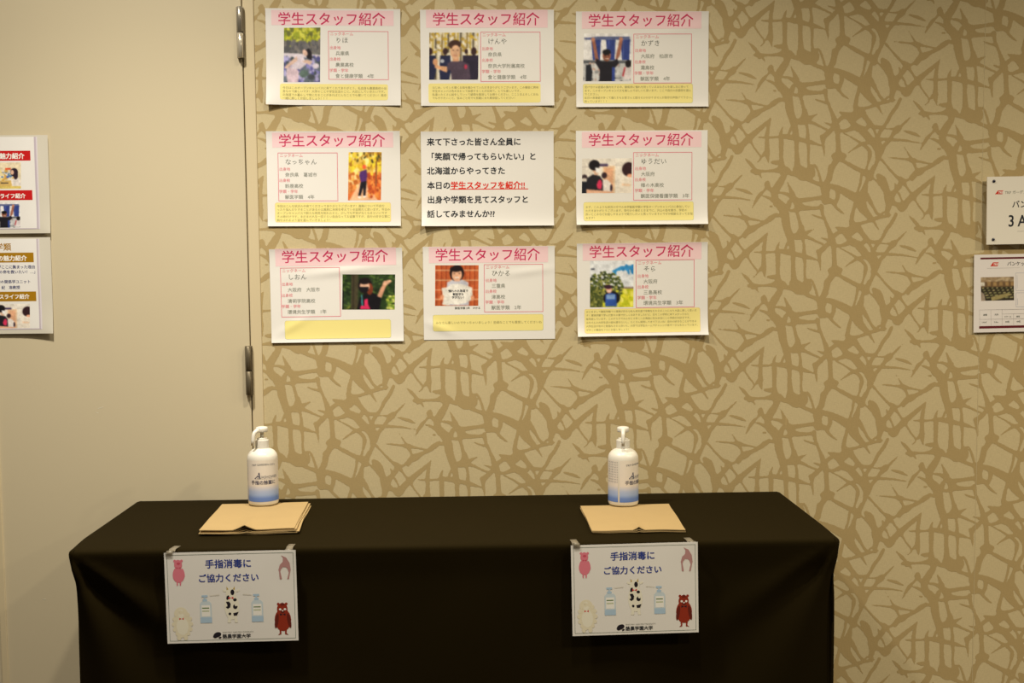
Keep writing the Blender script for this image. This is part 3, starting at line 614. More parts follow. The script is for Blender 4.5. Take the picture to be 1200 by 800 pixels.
staff_sheet(.3709, 1.6748, -.0013, ((57, 82), (1018, 80), (1008, 776), (73, 773)), (100, 85, 968, 204), (118, 240, 465, 585, photo_towers()), (477, 242, 908, 600), (118, 604, 920, 745),
    ('かずき', '大阪府　柏原市', '灘高校', '獣医学類　4年'), ((628, 732), ['受け付けは皆様の案内をする中、獣医師に憧れを持っているみなさんを楽しみに待って', 'ます。このオープンキャンパスを楽しんでほしいと思います。ここで自分の志望校を選ん', 'でください。', '本日の来場者が多くて僕たちもお客さんと話せるか分かりませんが是非お声掛けて下さい。', '待っています！！！'], 21.5, 12),
    GREENL, 'topmost right pink headed sheet, photo of a person with raised arms before three blue towers', [('top', .002, .012), ('bottom', .003, .012), ('dent', .09, .066, .06, .010, .15, .0007)], 'photograph of a person with arms raised')
staff_sheet(-.3213, 1.4149, -.0054, ((66, 50), (1047, 55), (1047, 740), (85, 740)), (110, 60, 1000, 172), (672, 205, 915, 555, photo_autumn()), (152, 205, 600, 560), (135, 568, 992, 716),
    ('なっちゃん', '奈良県　葛城市', '鈴鹿高校', '獣医学類　4年'), ((594, 697), ['今回はこんな状況の中来てくださってありがとうございます！進路について不安だ', 'ったり悩んだりすることがあるのは真剣に未来を考えている証拠だと思います。今日の', 'オープンキャンパスで新たな発見を知れたらと、少しでも不安がなくなるといいです', 'その時だけです。まだまだ人生一回ぐらい自由なってお返事ですが、自分の好きな事に', '胸をはれるよう道を選んでいきましょう！'], 21.5, 16),
    SALMON, 'middle row left pink headed sheet, photo of a standing person on an orange autumn path', [('top', .0035, .016), ('corner', 1, 1, .0035, .07), ('bottom', .0025, .012)], 'photograph of a person on an autumn path')
S5 = Sheet('poster', .0222, 1.4125, PW, PH, -.0026, bends=[('top', .004, .018), ('corner', -1, -1, .009, .07), ('bottom', .004, .014)], corners=((48, 55), (1008, 55), (1010, 736), (60, 738)))
tag(S5.o, 'white sheet with six lines of bold black text and one red underlined phrase', 'poster')
for it in [('来て下さった皆さん全員に', 92, 130, 56.8), ('「笑顔で帰ってもらいたい」と', 92, 235, 56.8), ('北海道からやってきた', 94, 338, 56.8), ('本日の', 96, 443, 56.8), ('出身や学類を見てスタッフと', 97, 547, 56.8), ('話してみませんか??', 97, 650, 56.8)]: S5.text('black_lettering', [it], BLACK, 2, bold=.022, res=2)
S5.text('red_lettering', [('学生スタッフを紹介!!', 265, 443, 56.8)], RED, 2, bold=.024, res=2)
S5.rrect('red_underline', 262, 468, 830, 474, RED, 2)
staff_sheet(.3695, 1.4126, -.0006, ((62, 50), (1008, 50), (1003, 720), (70, 730)), (105, 58, 965, 172), (108, 250, 465, 500, photo_room()), (475, 207, 903, 555), (120, 565, 915, 702),
    ('ゆうだい', '大阪府', '樟の木高校', '獣医保健看護学類　3年'), ((602, 680), ['まず、このような状況の中での本学獣医学類の学生オープンキャンパスに参加してい', 'ただきありがとうございます。受付から帰るときまでに、沢山の話を聞き、学校の', '良いところなどお話しするようで努力したいと思っていますのでぜひ相談なさってお悩', 'みます！'], 21.5, 14),
    GREENL, 'middle row right pink headed sheet, photo of a masked person in black shirt indoors', [('bottom', .006, .012), ('corner', -1, -1, .005, .08), ('corner', 1, -1, .005, .08)], 'photograph of a masked person in a room')
staff_sheet(-.3199, 1.1548, .0034, ((92, 75), (1055, 62), (1070, 733), (115, 748)), (135, 72, 1015, 186), (625, 254, 1008, 508, photo_forest()), (172, 208, 616, 558), (208, 588, 985, 712),
    ('しおん', '大阪府　大阪市', '清明学院高校', '環境共生学類　1年'), None, GREENL, 'lowest left pink headed sheet with blank yellow panel, photo of a person in black mask', [('top', .004, .016), ('dent', .02, .055, .09, .01, .1, .0018), ('dent', -.1, -.068, .04, .010, .5, .0013), ('bottom', .003, .012)], 'photograph of a person in a black mask')
S8 = staff_sheet(.0231, 1.1566, -.002, ((65, 55), (1014, 50), (1015, 720), (77, 726)), (108, 58, 968, 168), (155, 188, 467, 480, photo_bamboo()), (505, 182, 937, 525), (140, 545, 940, 660),
    ('ひかる', '三重県', '津高校', '獣医学類　2年'), ((603, 603), ['みなさん楽しいのでやっちゃいましょう！些細なことでも質問してくださいね'], 22.5, 20), GREENL,
    'lowest middle pink headed sheet, photo of a person holding a white board before reddish poles', [('top', .002, .012), ('dent', .09, .048, .06, .009, .12, .0012), ('dent', -.11, -.078, .03, .01, -.4, .002)], 'photograph of a person holding a white board')
S8.text('caption_lettering', [('獣医学類 2年　ひかる', 298, 497, 19)], DARKINK, 2, bold=.015)
S8.text('board_lettering', [('憧れの北海道で', 250, 373, 20.5), ('獣医学を', 282, 397, 20.5), ('学びたい！', 275, 420, 20.5)], BLACK, 3, bold=.02)
staff_sheet(.3707, 1.1615, .0042, ((70, 65), (1003, 57), (1012, 712), (77, 732)), (112, 68, 960, 180), (165, 190, 475, 522, photo_bush()), (490, 185, 913, 525), (125, 535, 955, 703),
    ('そら', '大阪府', '三島高校', '環境共生学類　3年'), ((555, 686), ['はじめまして獣医学類での環境が好きな私も来年度で卒業をむかえることになり大変に楽しく思いま', 'す！環境学類で学んだ数々の事で忙しくはありましたけど、日々この学校に来てよかったなと', '毎年話しています。このチカラでみんなと３年ここ北海道に住み本当にこの学校が大好きです。', 'みなさんの大学生活の話も聞きたいし、たくさん質問してきて下さいね！自分の好きなことができる', '大学生活や色々と勉強なさると良いと、大学では学生ルームでチャレンジ系サークルもたっています。', 'ぜひこの機会をフルにお話しましょう！'], 17.6, 12),
    SALMON, 'lowest right pink headed sheet, photo of a person in blue jacket before a bush', [('top', .003, .01), ('bottom', .006, .012), ('corner', 1, -1, .006, .06), ('corner', -1, -1, .004, .05)], 'photograph of a person before a bush')

# ------------------------------------------------------------------ two notices in clear sleeves on the door
LILAC = mat('lilac_sleeve_edge', (196, 184, 196), rough=0.3); LILAC2 = mat('pale_lilac_ink', (222, 214, 222), rough=0.3); BAR = mat('scarlet_bar_ink', (200, 30, 32), rough=0.4); OCHRE = mat('ochre_bar_ink', (168, 122, 20), rough=0.4)
NAVY = mat('navy_ink', (45, 52, 105), rough=0.5); WHITE = mat('white_lettering', (245, 242, 236), rough=0.5)
BACKS = mat('sleeve_backing', (214, 208, 194), rough=0.35, vary=0.01, vscale=10, spec=0.5)
def left_notice(cx, cz, tilt, lab, corners, inner, kind):
    S = Sheet('notice', cx, cz, .150, corners_h[kind], tilt, y=-.0082, material=BACKS, corners=corners, bends=[('wave', .0006, 18, 11, 1), ('corner', 1, -1, .004, .08), ('dent', .05, .03, .010, .06, 0, .0007)])
    tag(S.o, lab, 'notice', 'notices hung on the door')
    S.rrect('inner_sheet', *inner, PAPER, 2)
    X1, Y0, Y1 = inner[2], inner[1], inner[3]
    S.rrect('sleeve_edge', X1 - 24, Y0, X1 - 14, Y1, LILAC, 3, cols=4); S.rrect('sleeve_edge', X1 - 14, Y0, X1, Y1, LILAC2, 3, cols=4)
    S.rrect('sleeve_edge', inner[0], Y1 - 7, X1, Y1, LILAC, 4, rows=2)
    return S
corners_h = {'u': .2155, 'l': .2135}
A = left_notice(-.9472 - .0750, 1.4070, 0.0, 'upper notice on the door with two red heading bars', ((378 - 531, 25), (378, 25), (405, 785), (405 - 531, 785)), (-138, 38, 312, 752), 'u')
A.rrect('heading_bar', -150, 145, 248, 222, BAR, 3, parent=A.o); A.rrect('heading_bar', -146, 450, 263, 527, BAR, 3)
for it in (('学類の魅力紹介', -136, 186, 48), ('パスライフ紹介', -72, 494, 40), ('キャン', -142, 494, 40, .6)): A.text('heading_lettering', [it], WHITE, 4, bold=.03, res=2)
A.photo('photograph', -70, 235, 173, 437, photo_lab(), 3); A.photo('photograph', -75, 545, 166, 740, photo_towers(), 3)
B = left_notice(-.9496 - .0750, 1.1835, 0.0, 'lower notice on the door with two ochre heading bars', ((370 - 495, 50), (370, 50), (393, 740), (393 - 495, 740)), (-118, 60, 305, 710), 'l')
B.text('title_lettering', [('各学類', -86, 117, 58)], OCHRE, 3, bold=.015, res=2)
B.rrect('heading_bar', -116, 158, 251, 228, OCHRE, 3); B.rrect('heading_bar', -112, 437, 268, 507, OCHRE, 3)
for it in (('学類の魅力紹介', -97, 198, 42.5), ('パスライフ紹介', -41, 473, 37), ('キャン', -106, 473, 37, .6)): B.text('heading_lettering', [it], WHITE, 4, bold=.03, res=2)
B.text('blue_lettering', [('がここに集まった理由', -14, 261, 27.5), ('「動物の命を救いたい！…」', -86, 296, 28), ('人と動物の関係学ユニット', -102, 366, 27.5), ('　　　　紀　准教授', -93, 407, 27)], NAVY, 3, bold=.018)
B.photo('photograph', -60, 525, 220, 700, photo_room(), 3)

# ------------------------------------------------------------------ the two room signs at the right edge
REDL = mat('logo_red', (205, 60, 45), rough=0.4); MAROON = mat('maroon_bar_ink', (98, 28, 36), rough=0.4); GREYL = mat('thin_grey_ink', (170, 165, 165), rough=0.5)
ACRY = mat('frosted_acrylic', (236, 230, 220), rough=0.2, vary=0.01, spec=0.5, coat=0.4)
PIN = mat('dark_pin', (28, 30, 52), rough=0.25, spec=0.6); SPACER = mat('clear_spacer', (190, 178, 150), rough=0.2, spec=0.6)
R = Sheet('room_sign', 1.1515 + .15, 1.333, .30, .1525, .010, y=-.013, gap=.002, material=ACRY, thick=.003, corners=((42, 62), (1557, 62), (1530, 762), (15, 762)))
tag(R.o, 'white acrylic door sign with large 3A held by dark pins', 'sign')
R.text('sign_lettering', [('TKP ガーデンシティ', 240, 226, 42)], GREYINK, 1, bold=.01)
R.text('logo_lettering', [('TKP', 162, 224, 34)], WHITE, 3, bold=.02, slant=.2)
R.shapes('logo', [('p', [(125, 243), (160, 205), (222, 205), (212, 243)])], REDL, 1)
R.text('sign_lettering', [('バンケットルーム', 318, 350, 92)], BLACK, 1, bold=.012, res=2)
for it in (('3', 268, 516, 185, .84), ('A', 383, 516, 185, .84)): R.text('sign_lettering', [it], BLACK, 1, bold=.01, res=3)
R.shapes('rule', [('p', [(375, 628), (1200, 628), (1200, 632), (375, 632)])], GREYL, 1)
for (X, Y) in ((117, 108), (93, 710), (1457, 108), (1433, 710)):
    x, z = R.loc(X, Y)
    V, Fc = lathe([(.0030, -.002), (.0034, .0), (.0029, .0020), (.0010, .0030)], 16); V = [(x + a, -(.0022 + c), z + b) for a, b, c in V]
    p = mesh_obj('pin', V, Fc, PIN, R.o, smooth=True)
    V, Fc = lathe([(.0045, 0), (.0045, .0138)], 20); V = [(x - .001 + a, .0125 - c, z - .001 + b) for a, b, c in V]
    mesh_obj('spacer', V, Fc, SPACER, p)
Q = Sheet('room_notice', 1.1296 + .1485, 1.1452, .297, .1775, .010, y=-.004, gap=.001, material=mat('laminated_sheet', (232, 226, 226), rough=0.3, spec=0.5), thick=.0012, corners=((50, 62), (1368, 62), (1346, 750), (28, 750)), bends=[('wave', .0004, 20, 9, 0)])
tag(Q.o, 'laminated sheet with maroon bars and a photo of rows of tables, below the acrylic sign', 'notice')
Q.rrect('maroon_bar', 112, 88, 1310, 104, MAROON, 1, cols=24); Q.rrect('maroon_bar', 86, 694, 1290, 716, MAROON, 1, cols=24)
Q.shapes('logo', [('p', [(212, 166), (240, 132), (298, 132), (288, 166)])], REDL, 1); Q.text('logo_lettering', [('TKP', 242, 149, 28)], WHITE, 2, bold=.02, slant=.2)
Q.text('title_lettering', [('バンケットルーム', 384, 147, 46)], BLACK, 1, bold=.01, res=2)
Q.photo('photograph', 112, 262, 450, 470, photo_hall(), 1)
def rules(name, L, m, w=2.0):
    Q.shapes(name, [('p', [(a - (w / 2 if a == c else 0), b - (w / 2 if b == d else 0)), (c + (w / 2 if a == c else 0), b - (w / 2 if b == d else 0)), (c + (w / 2 if a == c else 0), d + (w / 2 if b == d else 0)), (a - (w / 2 if a == c else 0), d + (w / 2 if b == d else 0))]) for a, b, c, d in L], m, 1)
rules('table_rules', [(178, 184, 1300, 184), (95, 550, 1300, 550), (90, 634, 1290, 634), (325, 590, 1290, 590), (93, 550, 93, 690), (210, 550, 210, 690), (325, 550, 325, 690), (442, 590, 442, 690), (560, 590, 560, 690), (680, 590, 680, 690)], GREYL)
rules('floor_plan', [(470, 230, 1200, 230), (470, 385, 1200, 385), (470, 230, 470, 385), (1200, 230, 1200, 385), (485, 250, 485, 365), (470, 405, 1200, 405), (470, 530, 1200, 530), (470, 405, 470, 530), (1200, 405, 1200, 530), (485, 455, 485, 515)], mat('plan_blue_ink', (160, 166, 190), rough=.5), 2.5)
Q.text('table_lettering', [('面積', 130, 595, 20), ('天井', 248, 595, 20), ('スクール', 345, 615, 19), ('島型', 470, 615, 19), ('130㎡', 112, 660, 21), ('3.0m', 240, 660, 22), ('84名', 357, 660, 22), ('48名', 472, 660, 22)], DARKINK, 1, bold=.02)

# ------------------------------------------------------------------ the table under its dark cloth
TX0, TX1, TY0, TY1, TZ = -.7692, .6786, -.4787, -.0287, .700
CLOTH = mat('dark_brown_cloth', (28, 21, 4), rough=0.85, vary=0.05, vscale=12, bump=0.2, bscale=1600, spec=0.05)
WOODM = mat('table_laminate', (150, 120, 85), rough=0.5, vary=0.1, vscale=12); TUBEM = mat('table_leg_steel', (140, 140, 140), rough=0.35, metal=0.9)
def table_cloth():
    hx, hy = (TX1 - TX0) / 2, (TY1 - TY0) / 2; mx, my = (TX0 + TX1) / 2, (TY0 + TY1) / 2
    rc = .012; R2 = .008
    # perimeter (counter-clockwise seen from above), denser near corners
    per = []
    def side(p, q, n):
        for k in range(n):
            t = k / n; t = .5 - .5 * math.cos(math.pi * t) if n > 30 else t
            per.append((p[0] + (q[0] - p[0]) * t, p[1] + (q[1] - p[1]) * t))
    def arc(cx_, cy_, a0):
        for k in range(6): a = math.radians(a0 + 90 * k / 6); per.append((cx_ + rc * math.cos(a), cy_ + rc * math.sin(a)))
    side((-hx + rc, -hy), (hx - rc, -hy), 200); arc(hx - rc, -hy + rc, -90)
    side((hx, -hy + rc), (hx, hy - rc), 60); arc(hx - rc, hy - rc, 0)
    side((hx - rc, hy), (-hx + rc, hy), 80); arc(-hx + rc, hy - rc, 90)
    side((-hx, hy - rc), (-hx, -hy + rc), 60); arc(-hx + rc, -hy + rc, 180)
    per = np.array(per); n = len(per)
    nxt = np.roll(per, -1, 0) - np.roll(per, 1, 0); nrm = np.stack([nxt[:, 1], -nxt[:, 0]], 1); nrm /= np.linalg.norm(nrm, axis=1)[:, None]
    rings = []
    zs = [0, .0012, .0035, .008] + list(np.linspace(.014, TZ - .004, 62))
    ins = [.007, .003, .0008, 0] + [0] * 62
    def smooth(a): a = np.clip(a, 0, 1); return a * a * (3 - 2 * a)
    for q, (dz, i_) in enumerate(zip(zs, ins)):
        x, y = per[:, 0], per[:, 1]
        z = np.full(n, TZ - dz)
        off = np.full(n, -i_)
        sag = smooth(dz / .07)
        off = off - .0035 * sag * (dz > .01)
        front = nrm[:, 1] < -.5; left = nrm[:, 0] < -.5; right = nrm[:, 0] > .5
        for cxn, sgn, ph, am in ((-hx, 1, .3, 1.0), (hx, -1, 1.1, .9)):
            # gathers fanning out of the front corners over the front face
            ux = (x - cxn) * sgn; r = np.hypot(ux, dz) + 1e-6; phi = np.arctan2(dz, np.abs(ux))
            amp = .0078 * am * smooth(r / .10) * np.exp(-r / .55) * smooth((phi - .35) / .35)
            w = np.cos(phi * 9.6 + ph + 1.2 * r)
            off = off + np.where(front, amp * w, 0)
            # side faces: cloth pulled in and folded behind the corner
            uy = y + hy; rs = np.hypot(uy, dz) + 1e-6; ps = np.arctan2(dz, np.abs(uy) + 1e-6)
            sd = left if sgn > 0 else right
            off = off + np.where(sd, .008 * smooth(rs / .12) * np.exp(-rs / .5) * np.cos(ps * 7 + ph), 0)
            near = np.exp(-((x - cxn) ** 2 + (y + hy) ** 2) / .06 ** 2)
            off = off - .0085 * near * smooth((dz - .03) / .05)
        off = off + np.where(front, .0022 * np.sin(x * 9 + 2) * smooth(dz / .3) + .0012 * np.sin(x * 23 + dz * 5), 0) * smooth(dz / .15)
        X = x + nrm[:, 0] * off + mx; Y = np.minimum(y + nrm[:, 1] * off + my, -.006)
        rings.append(np.stack([X, Y, z], 1))
    V = [tuple(v) for r in rings for v in r]; Fc = []
    for k in range(len(rings) - 1):
        for i in range(n):
            j = (i + 1) % n; Fc.append((k * n + i, (k + 1) * n + i, (k + 1) * n + j, k * n + j))
    # flat top, a bump at the rear corners where the cloth is pinched
    o_top = len(V)
    gx = np.linspace(TX0 + .0115, TX1 - .0115, 90); gy = np.linspace(TY0 + .0115, TY1 - .0115, 30)
    for yv in gy:
        for xv in gx:
            z = TZ + .0003
            V.append((xv, yv, z + .0004 * math.sin(xv * 7 + 1) * math.sin(yv * 11)))
    for j in range(29):
        for i in range(89): a = o_top + j * 90 + i; Fc.append((a, a + 1, a + 91, a + 90))
    # fill the rim between ring 0 and the grid with one bridging fan per ring vertex
    edge = [o_top + i for i in range(90)] + [o_top + j * 90 + 89 for j in range(1, 30)] + [o_top + 29 * 90 + i for i in range(88, -1, -1)] + [o_top + j * 90 for j in range(28, 0, -1)]
    EP = np.array([V[e][:2] for e in edge]); last = None
    near = [int(np.argmin(((EP - np.array(V[i][:2])) ** 2).sum(1))) for i in range(n)]
    m = len(edge)
    for i in range(n):
        j = (i + 1) % n; a, b = near[i], near[j]; st = []
        k = a
        while k != b and len(st) < 40: st.append(k); k = (k + 1) % m
        st.append(b)
        Fc.append(tuple([i, j] + [edge[q] for q in reversed(st)]) if a != b else (i, j, edge[a]))
    o = mesh_obj('tablecloth', V, Fc, CLOTH, smooth=True)
    return o
tc = table_cloth(); tag(tc, 'dark brown cloth draped to the floor over a long narrow table', 'tablecloth')
# the folding table that carries it
tb = empty('folding_table', ((TX0 + TX1) / 2, (TY0 + TY1) / 2, 0)); tag(tb, 'long narrow folding table fully covered by the dark brown cloth', 'table')
HX, HY = (TX1 - TX0) / 2, (TY1 - TY0) / 2
box('tabletop', -HX + .018, HX - .018, -HY + .018, HY - .018, TZ - .032, TZ - .0012, WOODM, tb, bevel=.004)
for sx in (-1, 1):
    for sy_ in (-1, 1):
        V, Fc = tube([(sx * (HX - .10), sy_ * (HY - .06), TZ - .032), (sx * (HX - .10), sy_ * (HY - .05), 0)], .0125, 14); mesh_obj('leg', V, Fc, TUBEM, tb, smooth=True)

# ------------------------------------------------------------------ folded paper towels, one object each
KRAFT = mat('kraft_towel', (172, 147, 104), rough=0.85, vary=0.04, vscale=25, bump=0.35, bscale=700, spec=0.1)
def towel(c, z0, tent, tw, seed, lab, group, thick=.0015, spread=.05, notch=0.0):
    """c: FL, BL, BR, FR corners; a ridge rises at the middle of the front edge."""
    rng = random.Random(seed); nu, nv = 61, 25; V = []; ph = 1.3 + 2.1 * (seed > 8)
    FLc, BLc, BRc, FRc = [np.array(p, float) for p in c]
    for side in (1, 0):
        for j in range(nv):
            v = j / (nv - 1)
            for i in range(nu):
                u = i / (nu - 1)
                p = (FLc * (1 - u) + FRc * u) * (1 - v) + (BLc * (1 - u) + BRc * u) * v
                fall = math.exp(-v / spread * .24) if spread else 0
                sh = max(0, 1 - abs(u - .5 - notch) / tw)
                ridge = tent * sh ** 1.3 * fall
                x = p[0] + .0004 * math.sin(v * 9 + ph) * (abs(u - .5) > .49); y = p[1] + .0012 * math.sin(u * 14 + ph) * (1 - v) - .003 * sh * fall * (tent > .008)
                z = z0 + ridge + .0005 * (1 + math.sin(u * 7 + ph)) * (.3 + .7 * (1 - v)) + .0004 * (1 + math.cos(v * 8 + ph)) * abs(u - .5) + thick * side
                z += .0035 * math.exp(-((u - .5) / .05) ** 2) * (.25 if v > .2 else .0) * 0.3
                V.append((x, y, z))
    N = nu * nv; Fc = []
    for j in range(nv - 1):
        for i in range(nu - 1):
            a = j * nu + i; Fc.append((a, a + 1, a + nu + 1, a + nu)); Fc.append((N + a, N + a + nu, N + a + nu + 1, N + a + 1))
    add_rim(V, Fc, list(range(nu)) + [j * nu + nu - 1 for j in range(1, nv)] + [(nv - 1) * nu + i for i in range(nu - 2, -1, -1)] + [j * nu for j in range(nv - 2, 0, -1)], N)
    o = mesh_obj('paper_towel', V, Fc, KRAFT); o.data.polygons.foreach_set('use_smooth', [True] * (2 * (nu - 1) * (nv - 1)) + [False] * (len(Fc) - 2 * (nu - 1) * (nv - 1)))
    tag(o, lab, 'paper towel', group); return o
LFT = [(-.549, -.3765), (-.5594, -.1332), (-.3734, -.1242), (-.3619, -.3723)]
ords = ('lowest', 'second lowest', 'third from the bottom', 'fourth from the bottom', 'topmost')
for k in range(5):
    r = random.Random(k + 3); d = [(x + r.uniform(-.003, .003) + (.004 - .0015 * k if x > -.45 else 0), y + r.uniform(-.003, .003) - .0008 * (4 - k) * (y < -.3)) for x, y in LFT]
    towel(d, TZ + .0018 + k * .0020, (.0008, .0020, .0042, .0072, .0102)[k], (.07, .08, .10, .12, .13)[k], k, 'light brown paper towel, %s of the stack under the left bottle' % ords[k], 'stacked paper towels under the left pump bottle', notch=-.02)
RGT = [(.2151, -.4097), (.2115, -.188), (.4012, -.1796), (.3959, -.4128)]
for k in range(3):
    r = random.Random(k + 30); d = [(x + r.uniform(-.0015, .0015), y + r.uniform(-.0015, .0015)) for x, y in RGT]
    towel(d, TZ + .0016 + k * .0018, (.0010, .0030, .0065)[k], (.05, .06, .07)[k], k + 9, 'light brown paper towel, %s of the stack under the right bottle' % ('lowest', 'middle one', 'topmost')[k], 'stacked paper towels under the right pump bottle', notch=0.0)

# ------------------------------------------------------------------ the pump bottles
PLASTIC = mat('white_bottle_plastic', (226, 221, 211), rough=0.36, vary=0.01, spec=0.5, coat=0.2)
STEMM = mat('translucent_stem', (222, 216, 200), rough=0.25, spec=0.5)
def label_mat():
    m = mat('bottle_label_print', (236, 226, 214), rough=0.35, spec=0.45); nt = m.node_tree
    tcn = nt.nodes.new('ShaderNodeTexCoord'); sx_ = nt.nodes.new('ShaderNodeSeparateXYZ'); nt.links.new(tcn.outputs['Object'], sx_.inputs[0])
    rp = nt.nodes.new('ShaderNodeValToRGB'); mr = nt.nodes.new('ShaderNodeMapRange'); mr.inputs[1].default_value = .006; mr.inputs[2].default_value = .098
    nt.links.new(sx_.outputs['Z'], mr.inputs[0]); nt.links.new(mr.outputs[0], rp.inputs[0])
    cr_ = rp.color_ramp; cr_.elements[0].position = 0; cr_.elements[0].color = (lin(88), lin(118), lin(188), 1); cr_.elements[1].position = 1; cr_.elements[1].color = (lin(230), lin(221), lin(210), 1)
    for p_, c_ in ((.12, (100, 130, 196)), (.2, (152, 172, 214)), (.28, (168, 182, 216)), (.42, (224, 214, 206))):
        e = cr_.elements.new(p_); e.color = (lin(c_[0]), lin(c_[1]), lin(c_[2]), 1)
    nt.links.new(rp.outputs[0], nt.nodes['Principled BSDF'].inputs['Base Color']); return m
LABELM = label_mat(); LINK1 = mat('label_grey_ink', (120, 122, 130), rough=.4); LINK2 = mat('label_dark_ink', (44, 48, 84), rough=.4)
def pump_bottle(x, y, z, head_ang, label_ang, lab):
    root = empty('pump_bottle', (x, y, z)); tag(root, lab, 'bottle', 'pump bottles on the table')
    rb = .0322
    prof = [(.010, .0006), (.0285, 0), (.0310, .0012), (rb, .0045), (rb, .098), (rb - .0004, .1035), (rb - .0022, .1085), (rb - .0065, .1142), (rb - .0125, .1182), (.0150, .1203), (.0142, .1212)]
    V, Fc = lathe(prof, 64); mesh_obj('bottle_body', V, Fc, PLASTIC, root, smooth=True)
    # label wraps the body but for a narrow gap
    def wrap_label(d0, d1):
        V = []; Fc = []; n = 60; a0, a1 = label_ang + math.radians(d0), label_ang + math.radians(d1)
        for zz in np.linspace(.0095, .0985, 12):
            for k in range(n + 1):
                a = a0 + (a1 - a0) * k / n; V.append(((rb + .00025) * math.sin(a), -(rb + .00025) * math.cos(a), zz))
        for j in range(11):
            for k in range(n): q = j * (n + 1) + k; Fc.append((q, q + 1, q + n + 2, q + n + 1))
        return mesh_obj('label', V, Fc, LABELM, root, smooth=True)
    lb_ = wrap_label(-71, 100); back = wrap_label(-230, -77)
    def wrap(name, items, m, bold, arcz=0.0, slant=0.0):
        V, Fc = [], []
        for s, ac, zc, em, sx_ in items:
            v, f = text_geo(s, 2); wv = v[:, 0].max() * sx_
            for q, (ox, oz) in enumerate([(-bold, -bold), (bold, -bold), (-bold, bold), (bold, bold)] if bold else [(0, 0)]):
                n = len(V); r = rb + .0004 + q * .00001
                for a, b in v:
                    xx = (a * sx_ - wv / 2 + ox + slant * b) * em; an = label_ang + math.radians(ac) + xx / rb
                    V.append((r * math.sin(an), -r * math.cos(an), zc + (b - .35 + oz) * em + arcz * (1 - (xx / .02) ** 2)))
                Fc += [tuple(n + k for k in ff) for ff in f]
        return mesh_obj(name, V, Fc, m, lb_)
    wrap('label_lettering', [('TKP GARDEN CITY', 0, .0885, .0056, 1.1)], LINK1, .012, arcz=.0012)
    wrap('label_lettering', [('A', -24, .0660, .0190, 1.0)], LINK2, .01, slant=.3)
    wrap('label_lettering', [('QUASHOWER', 14, .0628, .0082, .9)], LINK1, .01)
    wrap('label_lettering', [('手指の除菌に', -2, .0510, .0092, 1.0)], LINK2, .018)
    for q in range(9): wrap('back_lettering', [('ご使用上の注意　使い方', -104, .094 - q * .0052, .0030, .9)], LINK1, 0)
    wrap('label_lettering', [('―――――――', 0, .0585, .0052, 1.0), ('―――――――', 0, .0472, .0052, 1.0)], LINK1, 0)
    # collar, stem and pump head
    V, Fc = lathe([(.0143, .1205), (.0146, .1215), (.0144, .1378), (.0132, .1386), (.0132, .1390)], 48); c_ = mesh_obj('collar', V, Fc, PLASTIC, root, smooth=False)
    V, Fc = lathe([(.0108, .1385), (.0110, .1392), (.0108, .1420), (.0060, .1432)], 40); mesh_obj('collar_ring', V, Fc, PLASTIC, c_, smooth=False)
    V, Fc = lathe([(.0036, .1425), (.0036, .1560)], 20); mesh_obj('stem', V, Fc, STEMM, root, smooth=True)
    V, Fc = lathe([(.0055, .1545), (.0120, .1555), (.0128, .1572), (.0128, .1628), (.0118, .1655), (.0070, .1668), (.001, .1670)], 40); h_ = mesh_obj('pump_head', V, Fc, PLASTIC, root, smooth=True)
    dx, dy = math.sin(head_ang), -math.cos(head_ang)
    path = [(dx * .004, dy * .004, .1600), (dx * .015, dy * .015, .1588), (dx * .0205, dy * .0205, .1555), (dx * .0232, dy * .0232, .1500), (dx * .0248, dy * .0248, .1400), (dx * .0262, dy * .0262, .1290)]
    V, Fc = tube(path, [.0050, .0048, .0045, .0042, .0038, .0036], 16); mesh_obj('nozzle', V, Fc, PLASTIC, h_, smooth=True)
    return root
pump_bottle(-.4690, -.1390, TZ + .0128, math.radians(-38), math.radians(14), 'white pump bottle at the left, standing in front of the door hinge side')
pump_bottle(.3035, -.1780, TZ + .0082, math.radians(-7), math.radians(50), 'white pump bottle at the right, standing before the patterned wall')

# ------------------------------------------------------------------ two hand hygiene signs taped to the front of the cloth
GREENF = mat('sign_frame_green', (74, 104, 84), rough=.5); PIGM = mat('sign_pink', (226, 128, 146), rough=.5); PIGD = mat('sign_deep_pink', (205, 84, 104), rough=.5); MAUVE = mat('sign_mauve', (188, 142, 142), rough=.5)
CREAM = mat('sign_cream', (234, 226, 202), rough=.5); CREAML = mat('sign_light_cream', (240, 236, 220), rough=.5); COWB = mat('sign_black', (34, 30, 40), rough=.5); BROWN = mat('sign_brown', (150, 50, 30), rough=.5); BROWN2 = mat('sign_dark_brown', (105, 36, 26), rough=.5)
LBLUE = mat('sign_light_blue', (206, 220, 230), rough=.5); LBLUE2 = mat('sign_blue', (178, 204, 228), rough=.5); WHT = mat('sign_white', (246, 244, 240), rough=.5); GRN = mat('sign_green', (95, 125, 70), rough=.5); GRN2 = mat('sign_pale_green', (190, 200, 165), rough=.5); REDB = mat('sign_red', (212, 60, 60), rough=.5)
TAPE = mat('clear_tape', (150, 140, 122), rough=.3, spec=.5, alpha=.6)
